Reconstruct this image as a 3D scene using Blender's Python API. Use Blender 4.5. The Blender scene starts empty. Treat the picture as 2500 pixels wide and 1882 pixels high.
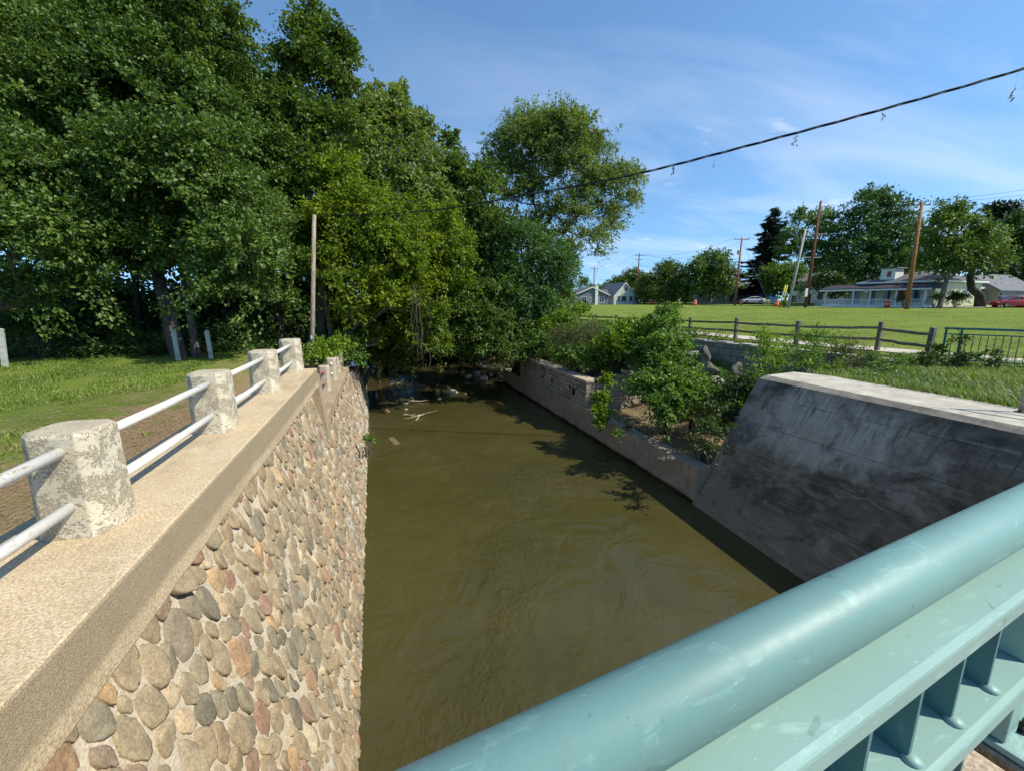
import bpy, math, random
import numpy as np
from mathutils import Vector, Matrix
random.seed(7); rng = np.random.default_rng(11)
S = bpy.context.scene
COL = S.collection
# ------------------------------------------------------------------ camera
FPX = 1050.0; CXP, CYP = 1250.0, 941.0          # focal length and centre in photo pixels (2500 wide)
PITCH = math.radians(11.10); YAW = math.radians(14.91)
CAM = np.array([0.0, 0.0, 1.70])
fwd = np.array([math.sin(YAW)*math.cos(PITCH), math.cos(YAW)*math.cos(PITCH), -math.sin(PITCH)])
rgt = np.array([math.cos(YAW), -math.sin(YAW), 0.0])
upv = np.cross(rgt, fwd)
cd = bpy.data.cameras.new('camera'); co = bpy.data.objects.new('camera', cd); COL.objects.link(co)
cd.sensor_width = 36.0; cd.lens = 36.0*FPX/2500.0; cd.clip_start = 0.02; cd.clip_end = 2000
co.matrix_world = Matrix(((rgt[0], upv[0], -fwd[0], CAM[0]), (rgt[1], upv[1], -fwd[1], CAM[1]), (rgt[2], upv[2], -fwd[2], CAM[2]), (0, 0, 0, 1)))
S.camera = co
# ------------------------------------------------------------------ light
SUN = np.array([0.80, -0.46, 1.0]); SUN /= np.linalg.norm(SUN)
elev = math.asin(SUN[2]); azim = math.atan2(SUN[0], SUN[1])
sd = bpy.data.lights.new('sun', 'SUN'); so = bpy.data.objects.new('sun', sd); COL.objects.link(so)
sd.energy = 3.7; sd.angle = math.radians(0.53); sd.color = (1.0, 0.955, 0.80)
so.rotation_euler = Vector(SUN).to_track_quat('Z', 'Y').to_euler()
W = bpy.data.worlds.new('World'); S.world = W; W.use_nodes = True
wn, wl = W.node_tree.nodes, W.node_tree.links
wn.clear()
sky = wn.new('ShaderNodeTexSky'); sky.sky_type = 'NISHITA'; sky.sun_disc = False
sky.sun_elevation = elev; sky.sun_rotation = azim; sky.altitude = 200; sky.air_density = 1.0; sky.dust_density = 0.0; sky.ozone_density = 2.2
bg = wn.new('ShaderNodeBackground'); bg.inputs['Strength'].default_value = 0.15
wo = wn.new('ShaderNodeOutputWorld')
tc = wn.new('ShaderNodeTexCoord')
def wnode(t, **k):
    n = wn.new(t)
    for a, v in k.items(): setattr(n, a, v)
    return n
sep = wnode('ShaderNodeSeparateXYZ'); wl.new(tc.outputs['Generated'], sep.inputs[0])
# project the sky direction on a flat cloud layer: (x/(z+.1), y/(z+.1))
zz = wnode('ShaderNodeMath', operation='ADD'); wl.new(sep.outputs['Z'], zz.inputs[0]); zz.inputs[1].default_value = 0.12
zm = wnode('ShaderNodeMath', operation='MAXIMUM'); wl.new(zz.outputs[0], zm.inputs[0]); zm.inputs[1].default_value = 0.03
dx = wnode('ShaderNodeMath', operation='DIVIDE'); wl.new(sep.outputs['X'], dx.inputs[0]); wl.new(zm.outputs[0], dx.inputs[1])
dy = wnode('ShaderNodeMath', operation='DIVIDE'); wl.new(sep.outputs['Y'], dy.inputs[0]); wl.new(zm.outputs[0], dy.inputs[1])
cb = wnode('ShaderNodeCombineXYZ'); wl.new(dx.outputs[0], cb.inputs[0]); wl.new(dy.outputs[0], cb.inputs[1])
mp = wnode('ShaderNodeMapping'); mp.inputs['Rotation'].default_value = (0, 0, math.radians(-28)); mp.inputs['Scale'].default_value = (0.55, 1.7, 1)
wl.new(cb.outputs[0], mp.inputs[0])
cn = wnode('ShaderNodeTexNoise'); cn.inputs['Scale'].default_value = 0.9; cn.inputs['Detail'].default_value = 7; cn.inputs['Roughness'].default_value = 0.55; cn.inputs['Distortion'].default_value = 0.5
wl.new(mp.outputs[0], cn.inputs['Vector'])
cr = wnode('ShaderNodeMapRange'); cr.inputs['From Min'].default_value = 0.42; cr.inputs['From Max'].default_value = 0.80; cr.inputs['To Max'].default_value = 0.55
wl.new(cn.outputs['Fac'], cr.inputs['Value'])
# more thin cloud towards +x (right of the river)
xr = wnode('ShaderNodeMapRange'); xr.inputs['From Min'].default_value = -0.15; xr.inputs['From Max'].default_value = 0.65; xr.inputs['To Min'].default_value = 0.05; xr.inputs['To Max'].default_value = 1.0
wl.new(sep.outputs['X'], xr.inputs['Value'])
cm = wnode('ShaderNodeMath', operation='MULTIPLY'); wl.new(cr.outputs[0], cm.inputs[0]); wl.new(xr.outputs[0], cm.inputs[1])
# small cumulus puffs, sparse
pn = wnode('ShaderNodeTexNoise'); pn.inputs['Scale'].default_value = 1.9; pn.inputs['Detail'].default_value = 6; pn.inputs['Roughness'].default_value = 0.5
mp2 = wnode('ShaderNodeMapping'); mp2.inputs['Location'].default_value = (1.7, 0.6, 0); mp2.inputs['Scale'].default_value = (0.8, 1.3, 1); wl.new(cb.outputs[0], mp2.inputs[0]); wl.new(mp2.outputs[0], pn.inputs['Vector'])
pr = wnode('ShaderNodeMapRange'); pr.inputs['From Min'].default_value = 0.66; pr.inputs['From Max'].default_value = 0.74; pr.inputs['To Max'].default_value = 0.5
wl.new(pn.outputs['Fac'], pr.inputs['Value'])
pm = wnode('ShaderNodeMath', operation='MULTIPLY'); wl.new(pr.outputs[0], pm.inputs[0]); wl.new(xr.outputs[0], pm.inputs[1])
ca = wnode('ShaderNodeMath', operation='ADD'); ca.use_clamp = True; wl.new(cm.outputs[0], ca.inputs[0]); wl.new(pm.outputs[0], ca.inputs[1])
tint = wnode('ShaderNodeMix', data_type='RGBA', blend_type='MULTIPLY'); tint.inputs[0].default_value = 1.0
wl.new(sky.outputs[0], tint.inputs[6]); tint.inputs[7].default_value = (0.72, 0.90, 0.95, 1)
sm_ = wnode('ShaderNodeMapping'); sm_.inputs['Location'].default_value = (0, 0, 0.16); sm_.inputs['Scale'].default_value = (1, 1, 0.86); wl.new(tc.outputs['Generated'], sm_.inputs[0]); wl.new(sm_.outputs[0], sky.inputs[0])
cx = wnode('ShaderNodeMix', data_type='RGBA'); wl.new(ca.outputs[0], cx.inputs[0]); wl.new(tint.outputs[2], cx.inputs[6]); cx.inputs[7].default_value = (4.3, 4.75, 5.3, 1)
wl.new(cx.outputs[2], bg.inputs['Color']); wl.new(bg.outputs[0], wo.inputs[0])
S.view_settings.view_transform = 'Standard'; S.view_settings.look = 'None'; S.view_settings.exposure = 0.60; S.view_settings.gamma = 1.0
S.cycles.max_bounces = 6; S.cycles.transparent_max_bounces = 6; S.cycles.diffuse_bounces = 3; S.cycles.glossy_bounces = 3; S.cycles.transmission_bounces = 3

# ------------------------------------------------------------------ helpers
def at(px, D, z):            # world point seen in photo column px at forward distance D, height z
    u = (z - CAM[2] - D*fwd[2])/upv[2]
    return CAM + rgt*((px-CXP)*D/FPX) + upv*u + fwd*D
def at3(px, py, D):
    return CAM + rgt*((px-CXP)*D/FPX) + upv*((CYP-py)*D/FPX) + fwd*D
def tag(o, label=None, cat=None, group=None, kind=None):
    if label: o['label'] = label
    if cat: o['category'] = cat
    if group: o['group'] = group
    if kind: o['kind'] = kind
    return o
def empty(name, loc=(0, 0, 0), rz=0.0, label=None, cat=None, group=None):
    o = bpy.data.objects.new(name, None); COL.objects.link(o)
    o.location = tuple(float(v) for v in loc); o.rotation_euler = (0, 0, rz); o.empty_display_size = 0.2
    return tag(o, label, cat, group)
def copy_tree(o, parent=None):
    c = o.copy(); COL.objects.link(c)
    if parent is not None: c.parent = parent
    for ch in list(o.children): copy_tree(ch, c)
    return c
def mesh_np(name, V, Fq, mat, parent=None, smooth=False, attrs=None):
    """V (n,3); Fq (m,k) regular faces"""
    me = bpy.data.meshes.new(name); V = np.asarray(V, dtype=np.float32); Fq = np.asarray(Fq, dtype=np.int32)
    n, (m, k) = len(V), Fq.shape
    me.vertices.add(n); me.vertices.foreach_set('co', V.ravel())
    me.loops.add(m*k); me.loops.foreach_set('vertex_index', Fq.ravel())
    me.polygons.add(m); me.polygons.foreach_set('loop_start', np.arange(0, m*k, k, dtype=np.int32))
    try: me.polygons.foreach_set('loop_total', np.full(m, k, dtype=np.int32))
    except Exception: pass
    if smooth: me.polygons.foreach_set('use_smooth', np.ones(m, dtype=bool))
    for an, av in (attrs or {}).items():
        a = me.attributes.new(an, 'FLOAT', 'POINT'); a.data.foreach_set('value', np.asarray(av, dtype=np.float32))
    me.update(); me.validate()
    me.materials.append(mat)
    o = bpy.data.objects.new(name, me); COL.objects.link(o)
    if parent is not None: o.parent = parent
    return o
class MB:
    def __init__(s): s.v = []; s.f = []
    def add(s, vs, fs):
        b = len(s.v); s.v += [tuple(float(c) for c in v) for v in vs]; s.f += [tuple(i+b for i in f) for f in fs]; return s
    def box(s, a, b):
        (x0, y0, z0), (x1, y1, z1) = a, b
        return s.add([(x0,y0,z0),(x1,y0,z0),(x1,y1,z0),(x0,y1,z0),(x0,y0,z1),(x1,y0,z1),(x1,y1,z1),(x0,y1,z1)],
                     [(0,3,2,1),(4,5,6,7),(0,1,5,4),(1,2,6,5),(2,3,7,6),(3,0,4,7)])
    def hexa(s, p):   # 8 points: bottom 4 ccw, top 4 ccw
        return s.add(p, [(0,3,2,1),(4,5,6,7),(0,1,5,4),(1,2,6,5),(2,3,7,6),(3,0,4,7)])
    def tube(s, pts, rad, n=8, cap=True):
        pts = [np.array(p, float) for p in pts]
        if not hasattr(rad, '__len__'): rad = [rad]*len(pts)
        vs = []; prev = None
        for i, p in enumerate(pts):
            t = pts[min(i+1, len(pts)-1)] - pts[max(i-1, 0)]; t = t/(np.linalg.norm(t)+1e-9)
            if prev is None:
                a = np.cross(t, [0, 0, 1.0]) if abs(t[2]) < 0.9 else np.cross(t, [1.0, 0, 0])
            else: a = prev - t*np.dot(prev, t)
            a = a/(np.linalg.norm(a)+1e-9); prev = a; b = np.cross(t, a)
            for k in range(n):
                q = 2*math.pi*k/n; vs.append(p + (a*math.cos(q)+b*math.sin(q))*rad[i])
        fs = []
        for i in range(len(pts)-1):
            for k in range(n):
                k2 = (k+1) % n; fs.append((i*n+k, i*n+k2, (i+1)*n+k2, (i+1)*n+k))
        if cap: fs.append(tuple(range(n))[::-1]); fs.append(tuple((len(pts)-1)*n+k for k in range(n)))
        return s.add(vs, fs)
    def lathe(s, prof, c=(0, 0, 0), n=20, ax='z'):
        vs = []
        for r, h in prof:
            for k in range(n):
                q = 2*math.pi*k/n; a, b = r*math.cos(q), r*math.sin(q)
                v = (a, b, h) if ax == 'z' else ((h, a, b) if ax == 'x' else (a, h, b))
                vs.append((v[0]+c[0], v[1]+c[1], v[2]+c[2]))
        fs = [(i*n+k, i*n+(k+1) % n, (i+1)*n+(k+1) % n, (i+1)*n+k) for i in range(len(prof)-1) for k in range(n)]
        fs.append(tuple(range(n))[::-1]); fs.append(tuple((len(prof)-1)*n+k for k in range(n)))
        return s.add(vs, fs)
    def prism(s, poly, y0, y1, axis='y'):     # poly in (x,z) extruded along y ; or (y,z) along x
        n = len(poly); vs = []
        for h in (y0, y1):
            for a, b in poly: vs.append((a, h, b) if axis == 'y' else ((h, a, b) if axis == 'x' else (a, b, h)))
        fs = [tuple(range(n)), tuple(range(2*n-1, n-1, -1))] + [(k, (k+1) % n+0, n+(k+1) % n, n+k)[::-1] for k in range(n)]
        return s.add(vs, fs)
    def build(s, name, mat, parent=None, smooth=False, bevel=0.0, loc=None, rz=0.0, segs=2):
        me = bpy.data.meshes.new(name); me.from_pydata(s.v, [], s.f); me.update()
        import bmesh
        bm = bmesh.new(); bm.from_mesh(me); bmesh.ops.recalc_face_normals(bm, faces=bm.faces); bm.to_mesh(me); bm.free()
        if smooth: me.polygons.foreach_set('use_smooth', [True]*len(me.polygons))
        me.materials.append(mat)
        o = bpy.data.objects.new(name, me); COL.objects.link(o)
        if parent is not None: o.parent = parent
        if loc is not None: o.location = tuple(float(v) for v in loc)
        if rz: o.rotation_euler = (0, 0, rz)
        if bevel:
            m = o.modifiers.new('bevel', 'BEVEL'); m.width = bevel; m.segments = segs; m.limit_method = 'ANGLE'; m.angle_limit = math.radians(35)
        if smooth == 'auto': pass
        return o
# ------------------------------------------------------------------ materials
class NT:
    def __init__(s, name, rough=0.8, spec=0.3):
        s.m = bpy.data.materials.new(name); s.m.use_nodes = True; s.t = s.m.node_tree; s.n = s.t.nodes; s.l = s.t.links
        s.p = s.n['Principled BSDF']; s.p.inputs['Roughness'].default_value = rough; s.p.inputs['Specular IOR Level'].default_value = spec
        s.tc = s.n.new('ShaderNodeTexCoord')
    def set(s, inp, v):
        if hasattr(v, 'is_output') or 'NodeSocket' in type(v).__name__: s.l.new(v, inp)
        elif isinstance(v, tuple) and len(v) == 3 and inp.type == 'RGBA': inp.default_value = (*v, 1)
        else: inp.default_value = v
    def map(s, scale=(1, 1, 1), loc=(0, 0, 0), rot=(0, 0, 0), coord='Object'):
        m = s.n.new('ShaderNodeMapping'); s.l.new(s.tc.outputs[coord], m.inputs[0])
        m.inputs['Scale'].default_value = scale; m.inputs['Location'].default_value = loc; m.inputs['Rotation'].default_value = rot
        return m.outputs[0]
    def noise(s, scale, detail=4, rough=0.55, dist=0.0, vec=None):
        n = s.n.new('ShaderNodeTexNoise'); n.inputs['Scale'].default_value = scale; n.inputs['Detail'].default_value = detail
        n.inputs['Roughness'].default_value = rough; n.inputs['Distortion'].default_value = dist
        s.l.new(vec if vec is not None else s.tc.outputs['Object'], n.inputs['Vector']); return n.outputs['Fac']
    def voro(s, scale, vec=None, out='Distance', feat='F1'):
        n = s.n.new('ShaderNodeTexVoronoi'); n.inputs['Scale'].default_value = scale; n.feature = feat
        s.l.new(vec if vec is not None else s.tc.outputs['Object'], n.inputs['Vector']); return n.outputs[out]
    def rng(s, v, a, b, c=0.0, d=1.0, smooth=False):
        n = s.n.new('ShaderNodeMapRange'); s.set(n.inputs['Value'], v)
        if smooth: n.interpolation_type = 'SMOOTHSTEP'
        n.inputs['From Min'].default_value = a; n.inputs['From Max'].default_value = b; n.inputs['To Min'].default_value = c; n.inputs['To Max'].default_value = d
        return n.outputs[0]
    def math(s, op, a, b=0.0, clamp=False):
        n = s.n.new('ShaderNodeMath'); n.operation = op; n.use_clamp = clamp; s.set(n.inputs[0], a); s.set(n.inputs[1], b); return n.outputs[0]
    def mix(s, f, a, b, mode='MIX'):
        n = s.n.new('ShaderNodeMix'); n.data_type = 'RGBA'; n.blend_type = mode; s.set(n.inputs[0], f); s.set(n.inputs[6], a); s.set(n.inputs[7], b); return n.outputs[2]
    def ramp(s, v, stops):
        n = s.n.new('ShaderNodeValToRGB'); s.l.new(v, n.inputs[0]); e = n.color_ramp.elements
        while len(e) < len(stops): e.new(0.5)
        for i, (p, c) in enumerate(stops): e[i].position = p; e[i].color = (*c, 1)
        return n.outputs[0]
    def attr(s, name):
        n = s.n.new('ShaderNodeAttribute'); n.attribute_name = name; return n.outputs['Fac']
    def xyz(s, vec=None):
        n = s.n.new('ShaderNodeSeparateXYZ'); s.l.new(vec if vec is not None else s.tc.outputs['Object'], n.inputs[0]); return n.outputs
    def comb(s, x, y, z):
        n = s.n.new('ShaderNodeCombineXYZ'); s.set(n.inputs[0], x); s.set(n.inputs[1], y); s.set(n.inputs[2], z); return n.outputs[0]
    def color(s, c): s.set(s.p.inputs['Base Color'], c); return s
    def bump(s, h, dist=0.01, strength=0.6, prev=None):
        n = s.n.new('ShaderNodeBump'); s.l.new(h, n.inputs['Height']); n.inputs['Distance'].default_value = dist; n.inputs['Strength'].default_value = strength
        if prev is not None: s.l.new(prev, n.inputs['Normal'])
        s.l.new(n.outputs[0], s.p.inputs['Normal']); return n.outputs[0]
def simple(name, c, rough=0.7, var=0.15, scale=6.0, bump=0.0, metallic=0.0, bscale=None, spec=0.3):
    t = NT(name, rough, spec); n = t.noise(scale, 5)
    lo = tuple(max(0, v*(1-var)) for v in c); hi = tuple(min(1, v*(1+var)) for v in c)
    t.color(t.mix(t.rng(n, 0.3, 0.7), lo, hi)); t.p.inputs['Metallic'].default_value = metallic
    if bump: t.bump(t.noise(bscale or scale*6, 5), bump, 0.6)
    return t.m
def leaf_mat(name, dark, mid, light, trans=0.35, rough=0.45):
    t = NT(name, rough, 0.35); r = t.attr('rnd'); c = t.attr('clump')
    f = t.math('ADD', t.math('MULTIPLY', r, 0.5), t.math('MULTIPLY', c, 0.5))
    col = t.ramp(f, [(0.15, dark), (0.5, mid), (0.88, light)])
    t.color(col)
    tr = t.n.new('ShaderNodeBsdfTranslucent'); t.set(tr.inputs[0], t.mix(1.0, col, (1.25, 1.25, 0.5), 'MULTIPLY'))
    ms = t.n.new('ShaderNodeMixShader'); ms.inputs[0].default_value = trans
    out = t.n['Material Output']; t.l.new(t.p.outputs[0], ms.inputs[1]); t.l.new(tr.outputs[0], ms.inputs[2]); t.l.new(ms.outputs[0], out.inputs['Surface'])
    return t.m
M = {}
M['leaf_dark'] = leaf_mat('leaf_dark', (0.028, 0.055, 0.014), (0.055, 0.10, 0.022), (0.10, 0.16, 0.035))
M['leaf_maple'] = leaf_mat('leaf_maple', (0.046, 0.088, 0.018), (0.105, 0.172, 0.034), (0.20, 0.285, 0.062))
M['leaf_mid'] = leaf_mat('leaf_mid', (0.05, 0.09, 0.014), (0.095, 0.155, 0.024), (0.16, 0.23, 0.04))
M['leaf_yellow'] = leaf_mat('leaf_yellow', (0.06, 0.105, 0.012), (0.15, 0.22, 0.018), (0.30, 0.37, 0.03), 0.45)
M['leaf_willow'] = leaf_mat('leaf_willow', (0.08, 0.12, 0.032), (0.155, 0.215, 0.058), (0.27, 0.34, 0.11), 0.48)
M['leaf_locust'] = leaf_mat('leaf_locust', (0.032, 0.08, 0.022), (0.068, 0.145, 0.036), (0.12, 0.22, 0.055))
M['leaf_spruce'] = leaf_mat('leaf_spruce', (0.015, 0.03, 0.015), (0.028, 0.05, 0.022), (0.05, 0.075, 0.03), 0.15)
M['leaf_bush'] = leaf_mat('leaf_bush', (0.05, 0.11, 0.018), (0.11, 0.20, 0.03), (0.20, 0.31, 0.05))
M['leaf_lime'] = leaf_mat('leaf_lime', (0.09, 0.16, 0.014), (0.18, 0.28, 0.025), (0.30, 0.41, 0.045), 0.42)
M['leaf_olive'] = leaf_mat('leaf_olive', (0.06, 0.08, 0.025), (0.11, 0.13, 0.045), (0.18, 0.18, 0.09))
M['leaf_rust'] = leaf_mat('leaf_rust', (0.08, 0.05, 0.025), (0.12, 0.09, 0.04), (0.16, 0.14, 0.05))
M['grass_blade'] = leaf_mat('grass_blade', (0.095, 0.15, 0.022), (0.175, 0.245, 0.038), (0.30, 0.35, 0.075), 0.35)
M['grass_long'] = leaf_mat('grass_long', (0.08, 0.135, 0.022), (0.16, 0.235, 0.042), (0.28, 0.33, 0.09), 0.35)
M['straw'] = leaf_mat('straw', (0.22, 0.16, 0.08), (0.36, 0.28, 0.15), (0.50, 0.42, 0.26), 0.15)
def bark(name, c, c2):
    t = NT(name, 0.9, 0.1); v = t.map((1, 1, 0.18)); n = t.noise(14, 6, 0.6, 0.4, v)
    t.color(t.mix(t.rng(n, 0.35, 0.65), c, c2)); t.bump(n, 0.05, 0.9); return t.m
M['bark'] = bark('bark', (0.055, 0.042, 0.032), (0.15, 0.12, 0.095))
M['bark_dark'] = bark('bark_dark', (0.03, 0.024, 0.018), (0.08, 0.065, 0.05))
M['bark_grey'] = bark('bark_grey', (0.10, 0.085, 0.065), (0.22, 0.19, 0.155))
M['wood_pole'] = bark('wood_pole', (0.20, 0.16, 0.12), (0.40, 0.34, 0.28))
M['pole_orange'] = bark('pole_orange', (0.22, 0.085, 0.035), (0.42, 0.19, 0.08))
M['pole_red'] = bark('pole_red', (0.10, 0.045, 0.028), (0.22, 0.10, 0.055))
M['pole_grey'] = bark('pole_grey', (0.26, 0.24, 0.21), (0.46, 0.43, 0.38))
M['fence_wood'] = bark('fence_wood', (0.12, 0.095, 0.075), (0.28, 0.24, 0.20))

# coping concrete: warm, weathered, aggregate on the face
def coping_mat(name, a, b, c):
    t = NT(name, 0.92, 0.15)
    big = t.noise(1.3, 6, 0.6); mid = t.noise(9, 6, 0.65, 0.6); fine = t.noise(85, 3, 0.7); vo = t.voro(165)
    col = t.mix(t.rng(big, 0.35, 0.65), a, b)
    col = t.mix(t.math('MULTIPLY', t.rng(mid, 0.48, 0.66), 0.6), col, c)
    sp = t.mix(t.rng(fine, 0.35, 0.68), (0.55, 0.52, 0.48), (1.25, 1.22, 1.18))
    col = t.mix(1.0, col, sp, 'MULTIPLY')
    stn = t.noise(1.9, 7, 0.7, 0.8, t.map((1, 0.5, 1), (5, 3, 1))); col = t.mix(t.rng(stn, 0.53, 0.68, 0.0, 0.45), col, tuple(v*0.55 for v in a)); pit = t.rng(t.noise(38, 3, 0.6), 0.66, 0.70, 0.0, 0.5); col = t.mix(pit, col, tuple(v*0.4 for v in a))
    # exposed aggregate where the surface faces the river (vertical)
    g = t.n.new('ShaderNodeNewGeometry'); nz = t.xyz(g.outputs['Normal'])[2]
    side = t.rng(t.math('ABSOLUTE', nz), 0.5, 0.8, 1.0, 0.0)
    pz = t.xyz()[2]
    agg = t.rng(vo, 0.15, 0.5, 0.0, 1.0)
    zmask = t.rng(t.math('ADD', pz, t.math('MULTIPLY', t.math('SUBTRACT', mid, 0.5), 0.10)), 0.19, 0.24)
    agm = t.math('MULTIPLY', side, zmask)
    aggc = t.mix(agg, (0.52, 0.42, 0.28), (0.26, 0.20, 0.125))
    col = t.mix(t.math('MULTIPLY', agm, 0.75), col, aggc)
    t.color(col)
    h = t.math('ADD', t.math('MULTIPLY', mid, 0.22), t.math('MULTIPLY', fine, 0.4))
    h = t.math('ADD', h, t.math('MULTIPLY', t.math('MULTIPLY', vo, agm), -0.6))
    t.bump(h, 0.0045, 0.8)
    return t.m
M['coping'] = coping_mat('coping', (0.54, 0.415, 0.265), (0.65, 0.52, 0.355), (0.70, 0.59, 0.44))
M['coping_low'] = coping_mat('coping_low', (0.36, 0.28, 0.19), (0.45, 0.345, 0.24), (0.48, 0.40, 0.30))
def peel_mat(name, k):
    t = NT(name, 0.88, 0.2)
    m1 = t.noise(6.5, 10, 0.72, 0.3); m2 = t.noise(52, 7, 0.7, 0.3); fine = t.noise(110, 3, 0.6)
    f = t.math('ADD', t.math('MULTIPLY', m1, 0.55), t.math('MULTIPLY', m2, 0.45))
    g = t.n.new('ShaderNodeNewGeometry'); nz = t.xyz(g.outputs['Normal'])[2]
    f = t.math('SUBTRACT', f, t.rng(nz, 0.6, 0.95, 0.0, 0.10))
    paint = t.rng(f, k, k+0.022)
    conc = t.mix(t.rng(t.noise(9, 5), 0.35, 0.65), (0.44, 0.365, 0.26), (0.53, 0.45, 0.34))
    pc = t.mix(t.rng(t.noise(3.1, 4), 0.4, 0.6), (0.60, 0.515, 0.37), (0.66, 0.59, 0.455))
    conc = t.mix(1.0, conc, t.mix(t.rng(fine, 0.3, 0.7), (0.7, 0.7, 0.7), (1.2, 1.2, 1.2)), 'MULTIPLY')
    t.color(t.mix(paint, conc, pc)); t.bump(t.math('ADD', t.math('MULTIPLY', paint, 0.5), t.math('MULTIPLY', m2, 0.8)), 0.008, 0.9)
    return t.m
M['post_paint'] = peel_mat('post_paint', 0.475)
M['post_bare'] = peel_mat('post_bare', 0.60)
t = NT('pipe_paint', 0.5, 0.4); n = t.noise(7, 6, 0.7, 0.3, t.map((3, 0.8, 3))); nf = t.noise(60, 4)
rust = t.math('MULTIPLY', t.rng(n, 0.56, 0.66), t.rng(nf, 0.40, 0.55))
spots = t.rng(t.noise(75, 2), 0.69, 0.72)
t.color(t.mix(spots, t.mix(rust, (0.72, 0.69, 0.64), (0.52, 0.29, 0.13)), (0.12, 0.10, 0.09))); t.bump(t.noise(50, 4), 0.002, 0.5); M['pipe'] = t.m
M['pipe_red'] = simple('pipe_red', (0.40, 0.10, 0.07), 0.6, 0.3, 20)
# fieldstones and mortar
t = NT('fieldstone', 0.82, 0.25); r = t.attr('rnd'); c2 = t.attr('clump')
col = t.ramp(r, [(0.0, (0.13, 0.12, 0.095)), (0.12, (0.23, 0.205, 0.155)), (0.30, (0.35, 0.275, 0.18)), (0.46, (0.30, 0.22, 0.14)), (0.62, (0.40, 0.315, 0.205)), (0.74, (0.25, 0.225, 0.17)), (0.84, (0.33, 0.18, 0.13)), (0.92, (0.45, 0.29, 0.155)), (1.0, (0.58, 0.48, 0.33))])
col = t.mix(0.22, col, (0.34, 0.27, 0.185)); n1 = t.noise(9, 6, 0.6, 0.5); n2 = t.noise(70, 4, 0.7)
col = t.mix(1.0, col, t.mix(t.rng(n1, 0.3, 0.7), (0.72, 0.70, 0.68), (1.25, 1.22, 1.15)), 'MULTIPLY')
col = t.mix(1.0, col, t.mix(t.rng(n2, 0.35, 0.65), (0.72, 0.72, 0.72), (1.22, 1.22, 1.22)), 'MULTIPLY')
# lime bloom: pale wash on some stones, more of it further along the wall and low down
x_, y_, z_ = t.xyz()
bl = t.math('ADD', t.rng(y_, 5.0, 20.0, 0.0, 0.16), t.rng(z_, -3.0, -1.2, 0.06, 0.0))
w = t.rng(t.math('ADD', t.noise(3.4, 6, 0.65), bl), 0.62, 0.72)
col = t.mix(t.math('MULTIPLY', w, 0.65), col, (0.56, 0.52, 0.46)); t.color(col)
t.bump(t.math('ADD', n1, t.math('MULTIPLY', n2, 0.35)), 0.012, 0.7); M['stone'] = t.m
t = NT('mortar', 0.95, 0.1); n1 = t.noise(5, 7, 0.65); n2 = t.noise(60, 4, 0.7)
col = t.mix(t.rng(n1, 0.35, 0.65), (0.50, 0.415, 0.30), (0.62, 0.53, 0.41)); x_, y_, z_ = t.xyz()
col = t.mix(t.rng(t.math('ADD', y_, t.math('MULTIPLY', n1, 8)), 10, 22, 0.0, 0.55), col, (0.60, 0.555, 0.49))
t.color(t.mix(1.0, col, t.mix(t.rng(n2, 0.35, 0.65), (0.72, 0.71, 0.70), (1.15, 1.15, 1.15)), 'MULTIPLY')); t.bump(t.math('ADD', n1, t.math('MULTIPLY', n2, 0.4)), 0.02, 0.8); M['mortar'] = t.m
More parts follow.
